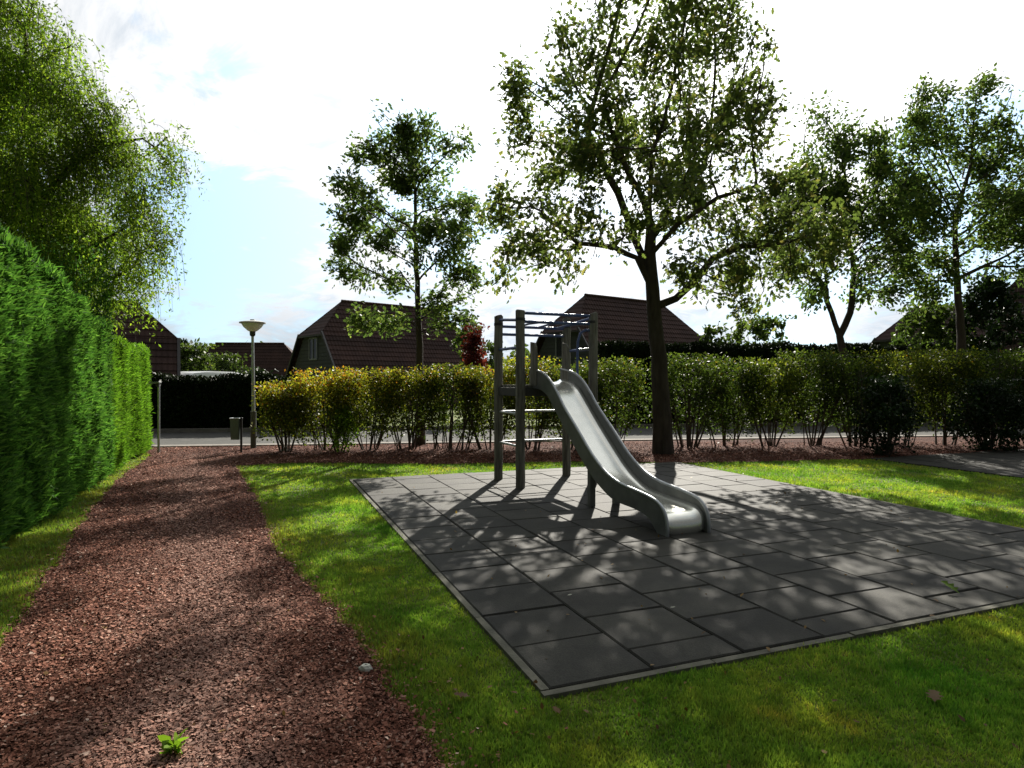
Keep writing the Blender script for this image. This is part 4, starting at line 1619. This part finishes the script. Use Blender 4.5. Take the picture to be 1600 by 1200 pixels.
def smoothp(p, m=4):
    a = np.array(p)
    t = np.arange(len(a))
    tt = np.linspace(0, len(a) - 1, (len(a) - 1) * m + 1)
    out = []
    for q in tt:
        i = min(int(q), len(a) - 2)
        f = q - i
        p0, p1, p2, p3 = a[max(i - 1, 0)], a[i], a[i + 1], a[min(i + 2, len(a) - 1)]
        out.append(0.5 * ((2 * p1) + (-p0 + p2) * f + (2 * p0 - 5 * p1 + 4 * p2 - p3) * f * f + (-p0 + 3 * p1 - 3 * p2 + p3) * f ** 3))
    return np.array(out)


RPp, BPp, OPp = smoothp(railp), smoothp(bedp), smoothp(botp)
UL, UR = 0.20, 0.69        # chute edges along the tower front
wb_ = MB()
rows_ = []
for i in range(len(BPp)):
    s, z = BPp[i]
    rw = []
    nq = 11
    for q in range(nq):
        t = q / (nq - 1)
        u = UL + 0.012 + (UR - UL - 0.024) * t
        edge = (abs(t - .5) * 2) ** 5 * 0.045
        rw.append(L3(u, -s, max(z + edge, .012)))
    rows_.append(rw)
vs = [p for rw in rows_ for p in rw]
fs = []
for i in range(len(rows_) - 1):
    for q in range(10):
        fs.append((i * 11 + q, i * 11 + q + 1, (i + 1) * 11 + q + 1, (i + 1) * 11 + q))
wb_.add(vs, fs)
ch = wb_.build('chute_bed', M_steel, fr, smooth=True)
sm = ch.modifiers.new('thickness', 'SOLIDIFY')
sm.thickness = 0.006
sm.offset = -1
for uu, sg_ in ((UL, -1), (UR, 1)):
    t_ = MB()
    vs, fs = [], []
    for i in range(len(RPp)):
        a_, b_ = RPp[i], OPp[i]
        for (pt) in (a_, a_ * .5 + b_ * .5, b_):
            vs.append(L3(uu - sg_ * .008, -pt[0], pt[1]))
        for (pt) in (b_, a_ * .5 + b_ * .5, a_):
            vs.append(L3(uu + sg_ * .008, -pt[0], pt[1]))
    for i in range(len(RPp) - 1):
        for q in range(6):
            r2 = (q + 1) % 6
            fs.append((i * 6 + q, i * 6 + r2, (i + 1) * 6 + r2, (i + 1) * 6 + q))
    fs.append((5, 4, 3, 2, 1, 0))
    m_ = len(RPp) - 1
    fs.append(tuple(m_ * 6 + q for q in range(6)))
    t_.add(vs, fs)
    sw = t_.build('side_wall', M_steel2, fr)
    t_ = MB()
    t_.tube([L3(uu, -p[0], p[1]) for p in RPp], .0165, 10)
    t_.build('rolled_edge', M_galv, sw, smooth=True)
# entry side panels standing on the chute head
for uu in (UL - .005, UR + .005):
    t_ = MB()
    v0, v1 = 0.07, -0.14
    outl = [(v0, 1.46), (v1, 1.46), (v1, 1.78), (v1 + .02, 2.0), (v1 + .07, 2.06), (v0, 2.08)]
    vs = [L3(uu - .014, a_, b_) for a_, b_ in outl] + [L3(uu + .014, a_, b_) for a_, b_ in outl]
    m_ = len(outl)
    fs = [tuple(range(m_)), tuple(m_ + i for i in range(m_ - 1, -1, -1))] + [(i, m_ + i, m_ + (i + 1) % m_, (i + 1) % m_) for i in range(m_)]
    t_.add(vs, fs)
    t_.build('entry_panel', M_post, fr, bevel=.004)
# support legs under the chute
t_ = MB()
s_ = 1.54
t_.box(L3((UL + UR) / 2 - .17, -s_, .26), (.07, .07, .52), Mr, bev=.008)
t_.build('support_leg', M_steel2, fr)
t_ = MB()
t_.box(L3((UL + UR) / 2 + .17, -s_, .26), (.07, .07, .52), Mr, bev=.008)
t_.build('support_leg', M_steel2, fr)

# ------------------------------------------------------------------ small things on the ground
def flat_leaf(x, y, size, label, mat, z=0.034, name='fallen_leaf', rot=0.0, tilt=.3):
    X_, Y_ = gp(x, y)
    b = MB()
    T = OAK
    c, s = math.cos(rot), math.sin(rot)
    pts = [((px_ - .5) * size * c - py_ * size * s, (px_ - .5) * size * s + py_ * size * c, 0.35 * size * tilt * (px_ + abs(py_)) + .003) for px_, py_ in T]
    b.poly(pts, rs.random())
    o_ = b.build(name, mat)
    o_.location = (X_, Y_, z)
    return tag(o_, label, 'leaf')


M_dead = leafmat('dead_leaf', [(0, (0.10, 0.05, 0.02)), (1, (0.24, 0.15, 0.05))], 0.3)
M_pale = leafmat('pale_leaf', [(0, (0.25, 0.26, 0.2)), (1, (0.4, 0.4, 0.33))], 0.2)
flat_leaf(1485, 932, .13, 'yellow green fallen leaf on the tiles near the right picture edge', M_bright, rot=2.0, tilt=1.2)
flat_leaf(890, 938, .035, 'tiny pale leaf on the second tile row left of centre', M_pale, rot=.4)
flat_leaf(1051, 958, .04, 'tiny pale leaf lying in a tile joint below the chute end', M_pale, rot=.4)
flat_leaf(1460, 1100, .11, 'brown fallen leaf on the lawn at the lower right', M_dead, z=.03, rot=1)
flat_leaf(722, 1098, .08, 'brown fallen leaf on the lawn left of the pad corner', M_dead, z=.03, rot=3)
flat_leaf(870, 1122, .06, 'dark brown curled leaf on the lawn just below the pad corner', M_dead, z=.03, rot=2)
# uncountable crumbs of leaf and bark blown over lawn and tiles
n = 420
X, Y = scatter(n, 2.3, 11.0, 0.9)
onpad = inside(X, Y, padpoly)
C = np.stack([X, Y, np.where(onpad, 0.034, 0.022)], 1)
o = leaves('leaf_litter', C, 0.03, OVAL, M_dead, None, None, 0.0, curl=0.2, flat=0.92)
tag(o, 'tiny crumbs of dry leaf scattered over lawn and tiles', 'leaf litter', kind='stuff')
X_, Y_ = gp(571, 1052)
stb = MB()
rr_ = random.Random(5)
for i in range(5):
    pass
prof_ = [(0.001, .034), (.018, .031), (.029, .018), (.030, .006), (.024, 0)]
stb.lathe(prof_, (0, 0, 0), 9)
stb.v = [(x * 1.25 + rr_.uniform(-.003, .003), y * .9 + rr_.uniform(-.003, .003), z + rr_.uniform(-.002, .002)) for x, y, z in stb.v]
so_ = stb.build('pebble', simple('pale_stone', (.35, .36, .30), (.48, .48, .42), 9, .8))
so_.location = (X_, Y_, .012)
tag(so_, 'pale pebble at the edge between bark path and lawn', 'stone')
X_, Y_ = gp(272, 1182)
wd_ = thing('weed', (X_, Y_, 0.01), 'small green weed growing through the bark chips at the bottom', 'weed')
n = 34
a = rng.random(n) * 6.283
C = np.stack([0.02 * np.cos(a) * rng.random(n), 0.02 * np.sin(a) * rng.random(n), 0.01 + 0.03 * rng.random(n)], 1)
leaves('leaves', C, .045, OVAL, M_bright, wd_, unit(np.stack([np.cos(a), np.sin(a), .6 + 0 * a], 1)), 0, .8)
